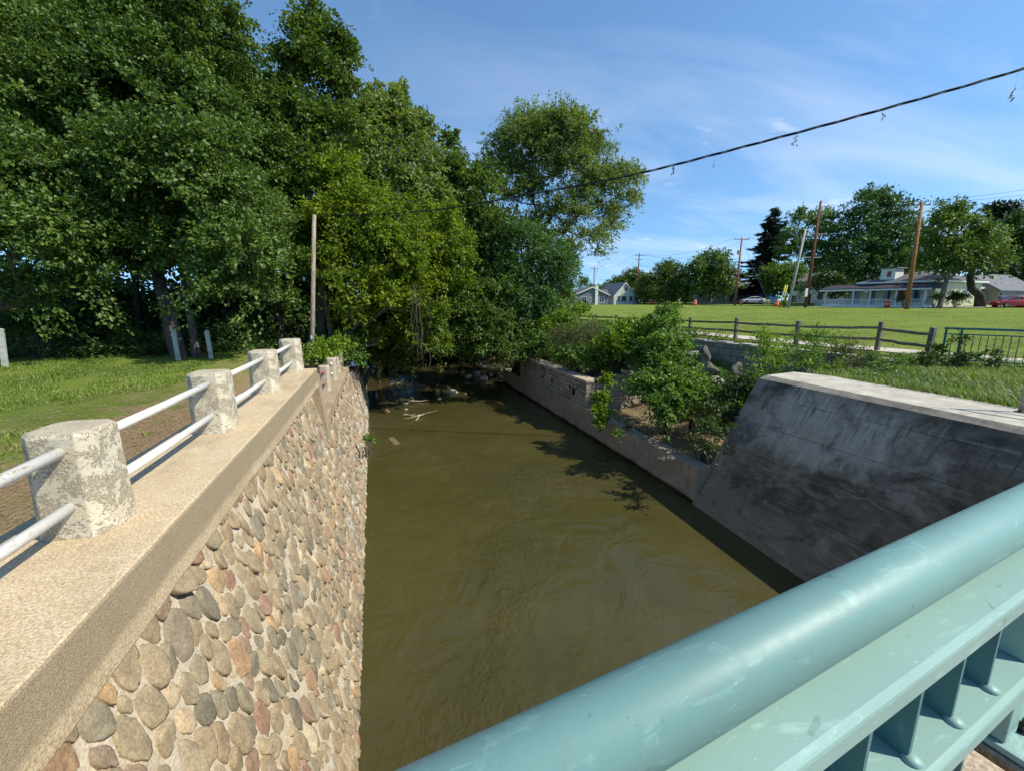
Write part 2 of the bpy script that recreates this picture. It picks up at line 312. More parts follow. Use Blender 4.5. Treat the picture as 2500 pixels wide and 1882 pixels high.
# teal paint
def teal(name, base, grime=False):
    t = NT(name, 0.42, 0.5)
    n1 = t.noise(3.5, 5, 0.5); n2 = t.noise(38, 5, 0.6, 0.3)
    b2 = tuple(v*1.14 for v in base)
    col = t.mix(t.rng(n1, 0.3, 0.7), base, b2)
    sm = t.noise(11, 6, 0.6, 1.2, t.map((0.5, 1.6, 1.6)))
    col = t.mix(t.math('MULTIPLY', t.rng(sm, 0.60, 0.70), 0.45), col, tuple(min(1, v*1.6+0.05) for v in base))
    dk = t.noise(17, 4, 0.6, 0.8, t.map((1, 1, 1), (3.1, 1.7, 0.4)))
    col = t.mix(t.math('MULTIPLY', t.rng(dk, 0.68, 0.72), 0.45), col, tuple(v*0.5 for v in base))
    sc = t.rng(t.voro(26, t.map((0.6, 2.2, 2.2), (0.3, 0.2, 0.1))), 0.0, 0.045, 1.0, 0.0)
    scm = t.math('MULTIPLY', sc, t.rng(t.noise(5, 2), 0.44, 0.54))
    col = t.mix(t.math('MULTIPLY', scm, 0.85), col, (0.75, 0.80, 0.78))
    fsp = t.rng(t.noise(150, 2, 0.5, 0.0, t.map((1, 2.0, 2.0), (4, 1, 2))), 0.70, 0.74); col = t.mix(t.math('MULTIPLY', fsp, 0.5), col, tuple(v*0.35 for v in base))
    dab = t.noise(9, 3, 0.5, 0.3, t.map((0.8, 2.0, 2.0), (7.7, 3.3, 1.1))); col = t.mix(t.math('MULTIPLY', t.rng(dab, 0.70, 0.715), 0.35), col, tuple(v*0.45 for v in base))
    lin = t.rng(t.noise(6.0, 5, 0.6, 1.5, t.map((2.5, 14.0, 14.0), (2.7, 3.3, 1.1))), 0.66, 0.69); col = t.mix(t.math('MULTIPLY', lin, 0.30), col, tuple(min(1, v*1.9+0.06) for v in base))
    if grime:
        x_, y_, z_ = t.xyz(); gm_ = t.math('MULTIPLY', t.rng(z_, 1.155, 1.115, 0.0, 1.0), t.rng(y_, 0.33, 0.345, 1.0, 0.0)); gm_ = t.math('MULTIPLY', gm_, t.rng(t.noise(2.2, 6, 0.7, 0.5, t.map((1, 4, 4))), 0.35, 0.62, 0.25, 0.85)); col = t.mix(gm_, col, (0.30, 0.275, 0.20))
        br_ = t.math('MULTIPLY', t.rng(t.noise(3.0, 6, 0.7, 1.0, t.map((2.0, 0.7, 0.7), (1.5, 0, 0))), 0.62, 0.70), 0.25); col = t.mix(br_, col, (0.22, 0.18, 0.12))
    t.color(col); t.set(t.p.inputs['Roughness'], t.rng(n2, 0.3, 0.7, 0.46, 0.53)); t.bump(n2, 0.0006, 0.3)
    return t.m
M['teal_bar_shade'] = teal('teal_bar_shade', (0.055, 0.15, 0.155)); M['teal'] = teal('teal_paint', (0.145, 0.265, 0.245), True); M['teal_plate'] = teal('teal_plate', (0.225, 0.35, 0.315))  # same paint on the balusters, darkened to carry the shade between them
M['teal_fence'] = simple('teal_fence', (0.035, 0.145, 0.155), 0.5, 0.25, 12)
M['concrete'] = coping_mat('concrete', (0.46, 0.37, 0.29), (0.56, 0.46, 0.37), (0.62, 0.52, 0.43))
M['metal'] = simple('galvanised_metal', (0.28, 0.27, 0.26), 0.5, 0.3, 15, metallic=0.4)
M['steel_dark'] = simple('steel_dark', (0.09, 0.08, 0.075), 0.5, 0.3, 30, metallic=0.6)
M['cable'] = simple('cable_rubber', (0.012, 0.012, 0.018), 0.55, 0.2)
M['wire'] = simple('wire_dark', (0.10, 0.11, 0.13), 0.6, 0.1)

# ------------------------------------------------------------------ outlines of the river channel
def xl(y): return -0.42-0.05*y if y < 21 else -1.47-0.11*(y-21)           # left water line
def xr_(y): return 6.55 if y < 9 else 6.55-0.043*(y-9)                      # right water line
def sst(a, b, v): v = np.clip((v-a)/(b-a), 0, 1); return v*v*(3-2*v)
def hash_n(x, y):
    return (np.sin(x*1.7+y*0.6)+np.sin(x*0.53-y*1.31+1.3)+np.sin(x*0.21+y*0.37+0.5))/3
def ground_h(x, y):
    x = np.asarray(x, float); y = np.asarray(y, float)
    # right side
    lawn = 0.75*sst(17, 48, x) + 0.05*hash_n(x*0.5, y*0.5)*sst(17, 26, x)
    lawn = lawn + 0.5*sst(78, 100, x+0.25*y)
    xrr = np.where(y < 9, 6.55, 6.55-0.043*(y-9))
    t = x-xrr
    lo = -2.2 + 0.75*sst(1.2, 6.5, t)                                     # rubble bank before the block wall
    lo = lo + 0.25*hash_n(x*2, y*2)*sst(0.8, 2.5, t)
    mid = -1.25 + 1.2*sst(0.8, 6.0, t) + 0.12*hash_n(x*2, y*2)             # behind the block quay wall
    far = -2.95 + 3.0*sst(-0.2, 5.5, t)                                    # natural bank beyond
    yT = 13.9+5.2*sst(2.3, 4.2, t); k_ = np.clip((y-yT)/(0.7+1.2*sst(2.3, 4.2, t)), 0, 1); k_ = k_*k_*(3-2*k_)
    lo = lo + 0.55*sst(13.5, 18.0, y)
    r = lo*(1-k_) + mid*k_
    r = r*(1-sst(21.5, 24.5, y)) + far*sst(21.5, 24.5, y)
    south = np.where(x < 9.8, (y < 8.2)*1.0, sst(8.3+1.7*sst(9.8, 12.5, x), 8.05, y))                                               # the raised lawn behind the wing wall
    r = r*(1-south) + (-0.03)*south
    backw = sst(13.98, 14.2, x + 0.15*(y-14))                               # up to the lawn level at the block retaining wall
    r = np.where(y < 21.5, r*(1-backw) + 0.0*backw, np.minimum(r, 0.02))
    r = r + lawn
    # left side
    xll = np.where(y < 21, -0.42-0.05*y, -1.47-0.11*(y-21))
    s = xll - x
    l = 0.02 + 0.04*hash_n(x, y)
    step = sst(8.7, 9.3, y)*(1-sst(0.9, 3.4, s))
    l = l - 0.68*step
    l = np.where(y > 17, l*(1-sst(17, 20, y)) + (-2.9+2.95*sst(0.0, 4.5, s))*sst(17, 20, y)*1.0, l)
    bed = -3.9 + 0*x
    out = np.where(x < xll-1.25, l, np.where(x > np.where(y < 8.15, 9.35, xrr+0.12), r, bed))
    # channel closes into shallows far upstream
    out = np.where((x >= xll-1.25) & (x <= xrr+0.12) & (y > 26), -3.35+0.25*hash_n(x*3, y*3)+0.02*(y-26), out)
    return out
# ground sheet: columns follow the two water lines so the steps stay inside the walls
ys = np.concatenate([[-60, -30, -15, -8], np.arange(-4, 30, 0.33), np.arange(30, 60, 1.0), np.arange(60, 150, 4), [170, 220, 300, 450, 700]])
colsL = -np.concatenate([[1.20, 1.27], np.arange(1.5, 14, 0.4), np.arange(14, 40, 1.5), [45, 60, 90, 150, 300, 500]])[::-1]
colsR = np.concatenate([[0.10, 0.14], np.arange(0.4, 12, 0.35), np.arange(12, 50, 0.9), np.arange(50, 120, 4), [140, 180, 260, 400, 700]])
Vg = []; nc = len(colsL)+8+len(colsR)
for y in ys:
    yy = min(y, 60)
    a, b = float(xl(yy)), float(xr_(yy)); chan = np.linspace(a-1.1, b+0.05, 8)
    xsr = np.concatenate([a+colsL, chan, b+colsR])
    z = ground_h(xsr, np.full_like(xsr, yy if y > 60 else y))
    Vg.append(np.stack([xsr, np.full_like(xsr, y), z], 1))
Vg = np.concatenate(Vg); ny = len(ys)
I, J = np.meshgrid(np.arange(ny-1), np.arange(nc-1), indexing='ij'); I = I.ravel(); J = J.ravel()
Fg = np.stack([I*nc+J, I*nc+J+1, (I+1)*nc+J+1, (I+1)*nc+J], 1)
t = NT('ground', 0.95, 0.1)
x_, y_, z_ = t.xyz(); nb = t.noise(0.35, 5, 0.6); nm = t.noise(2.2, 6, 0.65); nf = t.noise(24, 4, 0.7); nff = t.noise(90, 3, 0.7)
grass = t.mix(t.rng(nm, 0.3, 0.7), (0.15, 0.205, 0.032), (0.225, 0.27, 0.058))
grass = t.mix(t.rng(nb, 0.42, 0.62), grass, (0.17, 0.225, 0.025))
grass = t.mix(1.0, grass, t.mix(t.rng(nf, 0.3, 0.7), (0.7, 0.72, 0.66), (1.3, 1.28, 1.25)), 'MULTIPLY')
dry = t.mix(t.rng(nf, 0.35, 0.65), (0.20, 0.15, 0.08), (0.34, 0.26, 0.15))
grass = t.mix(t.rng(t.noise(0.9, 6, 0.7, 0.5, t.map((1, 0.55, 1))), 0.56, 0.70, 0.0, 0.55), grass, dry)
fl = t.noise(0.55, 7, 0.7, 0.6, t.map((1.0, 0.5, 1), (3, 8, 1))); grass = t.mix(t.rng(fl, 0.50, 0.66, 0.0, 0.6), grass, (0.085, 0.115, 0.022)); fl2 = t.noise(0.8, 7, 0.7, 0.4, t.map((1.0, 0.6, 1), (13, 2, 1))); grass = t.mix(t.rng(fl2, 0.57, 0.66, 0.0, 0.5), grass, (0.20, 0.17, 0.075))
# bare, strawy earth next to the parapet
earth = t.mix(t.rng(nf, 0.35, 0.65), (0.23, 0.145, 0.08), (0.38, 0.26, 0.155))
dw = t.math('SUBTRACT', t.math('MULTIPLY', x_, -1.0), t.math('ADD', 3.4, t.math('MULTIPLY', t.math('SUBTRACT', nm, 0.5), 5.0)))
dm = t.math('MULTIPLY', t.rng(dw, 0.0, 1.3, 1.0, 0.0), t.rng(x_, -1.0, 0.0, 1.0, 0.0))
dm = t.math('MULTIPLY', dm, t.rng(nb, 0.30, 0.42, 0.6, 1.0))
col = t.mix(dm, grass, earth)
mulch = t.mix(t.rng(nf, 0.35, 0.65), (0.22, 0.15, 0.09), (0.42, 0.32, 0.21))
bank = t.math('MULTIPLY', t.rng(x_, 5.0, 6.0), t.rng(z_, -0.35, -0.15, 1.0, 0.0))
col = t.mix(bank, col, mulch)
# woodland floor under the trees
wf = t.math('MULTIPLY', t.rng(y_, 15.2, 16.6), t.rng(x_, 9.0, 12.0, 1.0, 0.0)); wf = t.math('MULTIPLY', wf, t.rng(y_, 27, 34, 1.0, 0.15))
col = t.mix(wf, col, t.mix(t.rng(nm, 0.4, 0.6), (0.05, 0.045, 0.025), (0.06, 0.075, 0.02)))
bed = t.rng(z_, -2.75, -2.6, 1.0, 0.0)
col = t.mix(bed, col, (0.12, 0.10, 0.06))
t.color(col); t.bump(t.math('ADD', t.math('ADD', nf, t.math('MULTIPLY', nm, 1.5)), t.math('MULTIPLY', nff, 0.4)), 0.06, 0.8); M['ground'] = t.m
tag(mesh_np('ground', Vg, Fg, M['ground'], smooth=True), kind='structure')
# ------------------------------------------------------------------ water
t = NT('river_water', 0.06, 0.5); t.p.inputs['IOR'].default_value = 1.33
x_, y_, z_ = t.xyz(); nb = t.noise(0.5, 4, 0.5)
col = t.mix(t.rng(nb, 0.35, 0.65), (0.054, 0.048, 0.015), (0.069, 0.060, 0.021))
col = t.mix(t.rng(y_, 15, 26), col, (0.055, 0.045, 0.02)); t.color(col)
sw = t.noise(1.3, 4, 0.5, 1.1, t.map((0.8, 0.8, 1)))
rp = t.noise(6.5, 4, 0.55, 1.0, t.map((1.4, 1.0, 1))); rq = t.noise(1.6, 2, 0.5, 1.0)
cur = t.rng(t.noise(0.35, 3, 0.5, 0.8, t.map((1.0, 0.6, 1), (2.3, 1.2, 0))), 0.45, 0.62, 0.08, 1.0)
riff = t.rng(y_, 15, 24, 0.0, 0.1)
h = t.math('ADD', t.math('MULTIPLY', sw, 0.7), t.math('MULTIPLY', t.math('MULTIPLY', rp, t.math('ADD', cur, riff)), 0.62))
h = t.math('MULTIPLY', h, t.rng(y_, 10, 22, 1.0, 0.12)); t.bump(h, 0.105, 0.9); M['water'] = t.m
Vw = []; ysw = np.arange(-8, 60.1, 1.0)
for y in ysw:
    Vw += [(xl(y)-1.0 if y < 60 else -7, y, -3.0), (xr_(y)+0.3, y, -3.0)]
Fw = [(2*i, 2*i+1, 2*i+3, 2*i+2) for i in range(len(ysw)-1)]
tag(mesh_np('river_water', Vw, Fw, M['water']), kind='structure')

# ------------------------------------------------------------------ left stone wall
def ztop_wall(y): return 0.10 if y < 8.72 else (-1.0 if y < 16.9 else (-1.5 if y < 20.2 else -1.9))
def wface(y, z):   # x of the battered face
    xb = xl(y); xt = -1.39-0.033*y
    return xb + (xt-xb)*(z+3.0)/3.1
wall = empty('stone_wall', (-1.4, 0, -3.2), 0, 'river wall of rounded fieldstones in pale mortar with concrete coping stepping down', 'wall')
wall.location = (0, 0, 0)
mb = MB()
for (y0, y1) in ((-3.0, 8.72), (8.72, 16.9), (16.9, 20.2), (20.2, 24.0)):
    zt = ztop_wall((y0+y1)/2); n = max(2, int((y1-y0)/1.2))
    for i in range(n):
        a = y0+(y1-y0)*i/n; b = y0+(y1-y0)*(i+1)/n
        mb.hexa([(wface(a, -4.1)-0.0, a, -4.1), (-2.05-0.05*max(a-8, 0), a, -4.1), (-2.05-0.05*max(b-8, 0), b, -4.1), (wface(b, -4.1), b, -4.1),
                 (wface(a, zt), a, zt), (-2.05-0.05*max(a-8, 0), a, zt), (-2.05-0.05*max(b-8, 0), b, zt), (wface(b, zt), b, zt)])
mb.build('masonry', M['mortar'], wall)
def stones_mesh():
    # relaxed scatter of stone centres, each stone is its shrunken, rounded cell, domed
    y0, y1, z0, z1 = 0.3, 24.0, -3.1, 0.10
    pts = []
    y = y0
    while y < y1: pts.append(y); y += 0.132
    P = []; ZS = 1.45                       # stones stand a little taller than wide
    for i, yy in enumerate(pts):
        z = z0 + (0.10 if i % 2 else 0.0)
        while z < ztop_wall(yy)-0.03:
            P.append((yy+rng.normal(0, 0.032), z+rng.normal(0, 0.05))); z += 0.205
    P = np.array(P); keep = rng.random(len(P)) > 0.09; P = P[keep]
    NA = 16; th = np.arange(NA)*2*math.pi/NA; U = np.stack([np.cos(th), np.sin(th)], 1)
    V = []; Fq = []; R = []; C = []
    order = np.argsort(P[:, 0]); P = P[order]
    for it in range(2):
        for i in range(len(P)):
            lo = max(0, i-70); d = (P[lo:i+71]-P[i])/[1, ZS]; dist = np.hypot(d[:, 0], d[:, 1]); m = (dist > 1e-6) & (dist < 0.16)
            if m.any():
                f = (d[m]/dist[m, None])*(0.16-dist[m, None]); P[i] -= 0.25*f.sum(0)*[1, ZS]
    P[:, 1] = np.minimum(P[:, 1], np.array([ztop_wall(v) for v in P[:, 0]])-0.055-0.03*rng.random(len(P))); order = np.argsort(P[:, 0]); P = P[order]
    WT = 0.02+0.10*rng.random(len(P))**1.5
    base = 0
    for i in range(len(P)):
        if P[i, 1] > ztop_wall(P[i, 0])-0.05 or P[i, 0] < y0: continue
        lo = max(0, i-100); d = (P[lo:i+101]-P[i])/[1, ZS]; dist = np.hypot(d[:, 0], d[:, 1]); m0 = (dist > 1e-6) & (dist < 0.6); d = d[m0]; dist = dist[m0]
        dots = U @ d.T; wj = WT[lo:i+101][m0]; pw = (dist**2+WT[i]**2-wj**2)[None, :]/2; r = np.where(dots > 1e-6, pw/np.maximum(dots, 1e-6), 9).min(1)
        r = np.clip(r, 0.03, 0.24)
        r = r - 0.001 - 0.007*rng.random()
        r = (np.roll(r, 1)+np.roll(r, -1)+2*r)/4
        r = np.minimum(r, r.mean()*1.30)*(1+0.045*rng.normal(size=NA)); r = np.maximum(r, 0.02)
        r = r*(0.93+0.07*rng.random())
        hh = 0.006+0.014*rng.random()+0.05*r.mean(); tilt = rng.normal(0, 0.14, 2)
        rings = [(1.0, -0.02), (0.98, hh*0.40), (0.90, hh*0.78), (0.70, hh*0.98), (0.35, hh*1.04)]
        yy = P[i, 0]; zz = P[i, 1]
        for s, h in rings:
            ly = U[:, 0]*r*s; lz = U[:, 1]*r*s*ZS
            jit = rng.normal(0, 0.0035, NA)*(h > 0)
            X = wface(yy, zz) + (0.225-0.0)*0 + h + ly*tilt[0]*(h > 0) + lz*tilt[1]*(h > 0) + jit
            X = X + (wface(yy, 0)-wface(yy, -1))*lz - 0.045*ly
            V.append(np.stack([X, yy+ly, zz+lz], 1))
        V.append(np.array([[wface(yy, zz)+hh*1.06, yy, zz]]))
        nr = len(rings)
        for a in range(nr-1):
            for k in range(NA):
                k2 = (k+1) % NA; Fq.append((base+a*NA+k, base+a*NA+k2, base+(a+1)*NA+k2, base+(a+1)*NA+k))
        for k in range(0, NA, 2):
            Fq.append((base+(nr-1)*NA+k, base+(nr-1)*NA+(k+1) % NA, base+(nr-1)*NA+(k+2) % NA, base+nr*NA))
        nv = nr*NA+1; base += nv
        R.append(np.full(nv, rng.random())); C.append(np.full(nv, rng.random()))
    return np.concatenate(V), np.array(Fq), np.concatenate(R), np.concatenate(C)
Vs, Fs, Rs, Cs = stones_mesh()
mesh_np('fieldstones', Vs, Fs, M['stone'], wall, smooth=True, attrs={'rnd': Rs, 'clump': Cs})
def strip(y0, y1, n, xo, xi, zb, zt, name, mat, parent, bevel=0.012, jitter=0.0):
    mb = MB(); vs = []; fs = []
    for i in range(n+1):
        y = y0+(y1-y0)*i/n
        j = jitter*(rng.random()-0.5)
        vs += [(xo(y)+j, y, zb), (xo(y)+j*0.6, y, zt+j*0.15), (xi(y), y, zt), (xi(y), y, zb)]
        if i:
            a = 4*(i-1); b = 4*i
            for k in range(4): fs.append((a+k, a+(k+1) % 4, b+(k+1) % 4, b+k))
    fs.append((0, 1, 2, 3)); fs.append((4*n+3, 4*n+2, 4*n+1, 4*n))
    mb.add(vs, fs); return mb.build(name, mat, parent, bevel=bevel)
strip(-3, 8.70, 60, lambda y: -1.20-0.033*y, lambda y: -2.13, 0.102, 0.46, 'coping', M['coping'], wall, 0.018, 0.012)
strip(9.02, 16.75, 36, lambda y: -1.13-0.038*y, lambda y: -2.15-0.03*(y-9), -0.99, -0.64, 'coping', M['coping_low'], wall, 0.018, 0.012)
strip(17.0, 20.1, 14, lambda y: -1.02-0.038*y, lambda y: -2.45-0.02*(y-17), -1.49, -1.15, 'coping', M['coping_low'], wall, 0.018, 0.012)
mb = MB().hexa([(-1.36, 8.71, -1.05), (-2.05, 8.71, -1.05), (-2.05, 9.01, -1.05), (-1.37, 9.01, -1.05), (-1.50, 8.71, 0.30), (-2.05, 8.71, 0.30), (-2.05, 9.01, 0.30), (-1.51, 9.01, 0.30)])
mb.build('step_pier', M['coping_low'], wall, bevel=0.012)
mb = MB().box((-2.5, 20.15, -2.0), (-1.62, 22.6, -1.55)); mb.box((-2.6, 22.6, -3.2), (-1.75, 24.6, -2.05)); mb.build('ruined_end', M['coping_low'], wall, bevel=0.03)
# concrete posts and pipe rails on the near coping
par = empty('pipe_railing', (-1.75, 0.9, 0.46), 0, 'near railing of white pipes between peeling cream concrete posts', 'railing')
def post_mesh(w=0.17, h=0.575, ch=0.062, taper=0.93):
    mb = MB(); pr = [(w, ch, 0), ]
    vs = []
    def ring(s, z):
        w2, c2 = w*s, ch*s
        return [(w2, -w2+c2, z), (w2, w2-c2, z), (w2-c2, w2, z), (-w2+c2, w2, z), (-w2, w2-c2, z), (-w2, -w2+c2, z), (-w2+c2, -w2, z), (w2-c2, -w2, z)]
    rings = [ring(1.03, -0.004), ring(1.0, 0.03), ring(taper, h-0.02), ring(taper*0.90, h)]
    for r in rings: vs += r
    fs = [tuple(range(8))[::-1], tuple(range(24, 32))]
    for i in range(3):
        for k in range(8): fs.append((i*8+k, i*8+(k+1) % 8, (i+1)*8+(k+1) % 8, (i+1)*8+k))
    return mb.add(vs, fs)
P0 = [(-1.70, 0.88), (-1.735, 2.79), (-1.765, 4.70), (-1.80, 6.58), (-1.85, 8.44)]
for i, (px_, py_) in enumerate(P0):
    o = post_mesh().build('post', M['post_paint'], par, bevel=0.009, loc=(px_+1.75, py_-0.9, 0.0), rz=(0.03, -0.02, 0.015, 0, 0.01)[i])
for i in range(4):
    (xa, ya), (xb, yb) = P0[i], P0[i+1]
    for zz_ in (0.175, 0.475):
        dxn = 0.025
        MB().tube([(xa+1.75+dxn, ya-0.9+0.13, zz_), ((xa+xb)/2+1.75+dxn, (ya+yb)/2-0.9, zz_-0.006), (xb+1.75+dxn, yb-0.9-0.13, zz_)], 0.0285, 20).build('rail', M['pipe'], par, smooth=True)
# small recess / drain slot on the posts' river side
low = empty('pipe_railing', (-1.95, 12.0, -0.64), 0, 'far lower railing of bare grey concrete posts with broken pipe stubs', 'railing')
L2 = [(-1.92, 12.2, -0.64), (-1.96, 13.8, -0.64), (-2.02, 15.2, -0.64), (-2.08, 16.55, -0.64)]
for i, (a, b, c) in enumerate(L2):
    post_mesh(0.14, 0.66, 0.06, 0.96).build('post', M['post_bare'], low, bevel=0.008, loc=(a+1.95, b-12.0, c+0.64))
for i, (a, b, c) in enumerate(L2[:3]):
    for zz_ in (0.2, 0.5):
        mat_ = M['pipe_red'] if i == 0 else M['pipe']
        MB().tube([(a+1.97, b-12.0-0.12-(0.22 if i == 0 else 0.12), zz_+0.01), (a+1.97, b-12.0-0.1, zz_)], 0.035, 14).build('pipe_stub', mat_, low, smooth=True)
# ------------------------------------------------------------------ right bank walls
t = NT('wing_concrete', 0.85, 0.25)
x_, y_, z_ = t.xyz()
st = t.noise(1.3, 7, 0.6, 0.7, t.map((1, 1, 1.2))); hz = t.noise(2.0, 6, 0.65, 0.4, t.map((0.5, 0.45, 5.0))); vt = t.noise(5, 6, 0.65, 0.3, t.map((1, 2.2, 0.35))); fi = t.noise(60, 4, 0.7)
dark = t.mix(t.rng(st, 0.35, 0.62), (0.09, 0.071, 0.049), (0.235, 0.186, 0.13))
dark = t.mix(t.rng(hz, 0.56, 0.70, 0.0, 0.7), dark, (0.38, 0.31, 0.22))
# washed, paler patch on the upper face near the upstream end
px1 = t.rng(t.math('ABSOLUTE', t.math('SUBTRACT', y_, 6.2)), 0.6, 2.2, 1.0, 0.0); pz1 = t.rng(t.math('ABSOLUTE', t.math('SUBTRACT', z_, -0.70)), 0.25, 0.85, 1.0, 0.0)
pt = t.math('ADD', t.math('MULTIPLY', px1, pz1), t.math('MULTIPLY', t.math('SUBTRACT', vt, 0.5), 0.45)); pt = t.math('ADD', pt, t.math('MULTIPLY', t.math('SUBTRACT', st, 0.5), 1.9))
pale = t.mix(t.rng(vt, 0.35, 0.65), (0.42, 0.35, 0.27), (0.56, 0.475, 0.375))
col = t.mix(t.rng(pt, 0.15, 0.75, 0.0, 0.9), dark, pale)
end_ = t.math('MULTIPLY', t.rng(t.math('ADD', y_, t.math('MULTIPLY', st, 1.6)), 8.0, 8.7), 0.75); col = t.mix(end_, col, (0.28, 0.235, 0.18))
foot = t.rng(t.math('ADD', z_, t.math('MULTIPLY', t.math('SUBTRACT', st, 0.5), 1.6)), -2.6, -2.3, 0.8, 0.0); col = t.mix(foot, col, (0.25, 0.205, 0.15))
# pale cracks with lime
wv = t.n.new('ShaderNodeTexVoronoi'); wv.feature = 'DISTANCE_TO_EDGE'; wv.inputs['Scale'].default_value = 0.55
dv = t.n.new('ShaderNodeVectorMath'); dv.operation = 'ADD'; t.l.new(t.map((0.55, 0.7, 1.5), (0.3, 0.4, 0.2)), dv.inputs[0])
nn = t.n.new('ShaderNodeTexNoise'); nn.inputs['Scale'].default_value = 2.2; nn.inputs['Detail'].default_value = 6; t.l.new(t.tc.outputs['Object'], nn.inputs['Vector'])
sc_ = t.n.new('ShaderNodeVectorMath'); sc_.operation = 'SCALE'; sc_.inputs['Scale'].default_value = 0.7; t.l.new(nn.outputs['Color'], sc_.inputs[0]); t.l.new(sc_.outputs[0], dv.inputs[1]); t.l.new(dv.outputs[0], wv.inputs['Vector'])
ck = t.math('MULTIPLY', t.rng(wv.outputs['Distance'], 0.0, 0.022, 1.0, 0.0), t.rng(t.noise(1.1, 3), 0.46, 0.56)); col = t.mix(t.math('MULTIPLY', ck, 0.55), col, (0.46, 0.40, 0.31))
# board marks every 0.6 m
bmk = t.math('ABSOLUTE', t.math('SUBTRACT', t.math('FRACT', t.math('ADD', t.math('MULTIPLY', z_, 1.75), t.math('MULTIPLY', y_, 0.03))), 0.5)); bl = t.rng(bmk, 0.0, 0.022, 1.0, 0.0)
col = t.mix(t.math('MULTIPLY', t.math('MULTIPLY', bl, t.rng(st, 0.42, 0.55)), 0.45), col, (0.03, 0.03, 0.03))
st2 = t.noise(3.2, 8, 0.7, 0.5, t.map((0.6, 0.6, 2.6), (5, 2, 1))); col = t.mix(t.rng(st2, 0.50, 0.70, 0.0, 0.55), col, (0.40, 0.325, 0.23)); st3 = t.noise(2.1, 8, 0.7, 0.3, t.map((1, 1, 1), (9, 4, 7))); col = t.mix(t.rng(st3, 0.52, 0.68, 0.0, 0.75), col, (0.05, 0.044, 0.036))
col = t.mix(1.0, col, t.mix(t.rng(fi, 0.3, 0.7), (0.75, 0.75, 0.75), (1.25, 1.25, 1.25)), 'MULTIPLY')
# clean, bleached top
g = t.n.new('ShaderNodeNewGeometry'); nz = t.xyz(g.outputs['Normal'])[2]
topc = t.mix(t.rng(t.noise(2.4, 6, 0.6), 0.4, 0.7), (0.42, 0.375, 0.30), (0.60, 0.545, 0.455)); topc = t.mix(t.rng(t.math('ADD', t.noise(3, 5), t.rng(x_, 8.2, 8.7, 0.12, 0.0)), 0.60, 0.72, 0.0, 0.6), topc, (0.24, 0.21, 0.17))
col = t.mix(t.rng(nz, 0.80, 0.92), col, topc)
run = t.noise(9.0, 5, 0.6, 0.2, t.map((0.3, 2.6, 0.16), (3, 1, 4))); runm = t.math('MULTIPLY', t.rng(run, 0.56, 0.66), t.math('MULTIPLY', t.rng(z_, -1.9, -0.1, 0.0, 0.65), t.rng(nz, 0.80, 0.92, 1.0, 0.0))); col = t.mix(runm, col, (0.05, 0.042, 0.032))
chip = t.math('MULTIPLY', t.rng(t.noise(12, 4, 0.6), 0.60, 0.64), t.rng(z_, -0.16, -0.02, 0.0, 0.8)); col = t.mix(chip, col, (0.42, 0.36, 0.28))
t.color(col); t.bump(t.math('ADD', t.math('ADD', t.math('MULTIPLY', bl, -0.5), hz), t.math('MULTIPLY', fi, 0.4)), 0.022, 0.85); M['wing'] = t.m
mb = MB(); vs = []; fs = []
ysec = [8.06, 7.6, 7, 6.3, 5.6, 4.9, 4.2, 3.4, 2.4, 1.2, 0, -2]
for y in ysec:
    e = (8.06-y)
    slant = 0.0
    zs = [-4.0, -3.0, -2.2, -1.4, -0.6, -0.08]
    row = []
    for z in zs:
        xx = 6.54 + (8.22-6.54)*((z+3)/3.0)**1.08 if z > -3 else 6.54
        row.append((xx, y + (0.03*(z+3) if y > 8 else 0), z))
    row.append((8.30, y, 0.0)); wtop = 1.38
    row.append((8.30+wtop+(-0.35 if y > 8 else 0)+0.02*e, y+(0.22 if y > 8 else 0), -0.0)); row.append((9.9, y, -4.0))
    vs += row
nr = len(row)
for i in range(len(ysec)-1):
    for k in range(nr-1): fs.append((i*nr+k, i*nr+k+1, (i+1)*nr+k+1, (i+1)*nr+k))
fs.append(tuple(range(nr))); mb.add(vs, fs)
wing = mb.build('wing_wall', M['wing'], bevel=0.02); tag(wing, 'tall battered dark stained concrete wing wall with a bleached flat top', 'wall')
t = NT('quay_concrete', 0.9, 0.2); n1 = t.noise(1.6, 7, 0.65, 0.6, t.map((1, 1, 1.3))); n2 = t.noise(5, 6, 0.65, 0.2, t.map((1, 1, 0.3))); fi = t.noise(55, 4, 0.7)
col = t.mix(t.rng(n1, 0.35, 0.65), (0.25, 0.20, 0.145), (0.40, 0.33, 0.25)); col = t.mix(t.rng(n2, 0.58, 0.70, 0, 0.6), col, (0.08, 0.07, 0.06))
x_, y_, z_ = t.xyz(); col = t.mix(t.rng(t.math('ADD', z_, t.math('MULTIPLY', n1, 0.3)), -2.84, -2.70, 1.0, 0.0), col, (0.02, 0.018, 0.014))
col = t.mix(1.0, col, t.mix(t.rng(fi, 0.3, 0.7), (0.75, 0.75, 0.75), (1.2, 1.2, 1.2)), 'MULTIPLY'); t.color(col); t.bump(t.math('ADD', n1, t.math('MULTIPLY', fi, 0.3)), 0.03, 0.8); M['quay'] = t.m
quay = empty('quay_wall', (0, 0, 0), 0, 'low grey concrete river wall under the block wall', 'wall')
mb = MB(); vs = []; fs = []; yq = np.linspace(8.0, 24.3, 56)
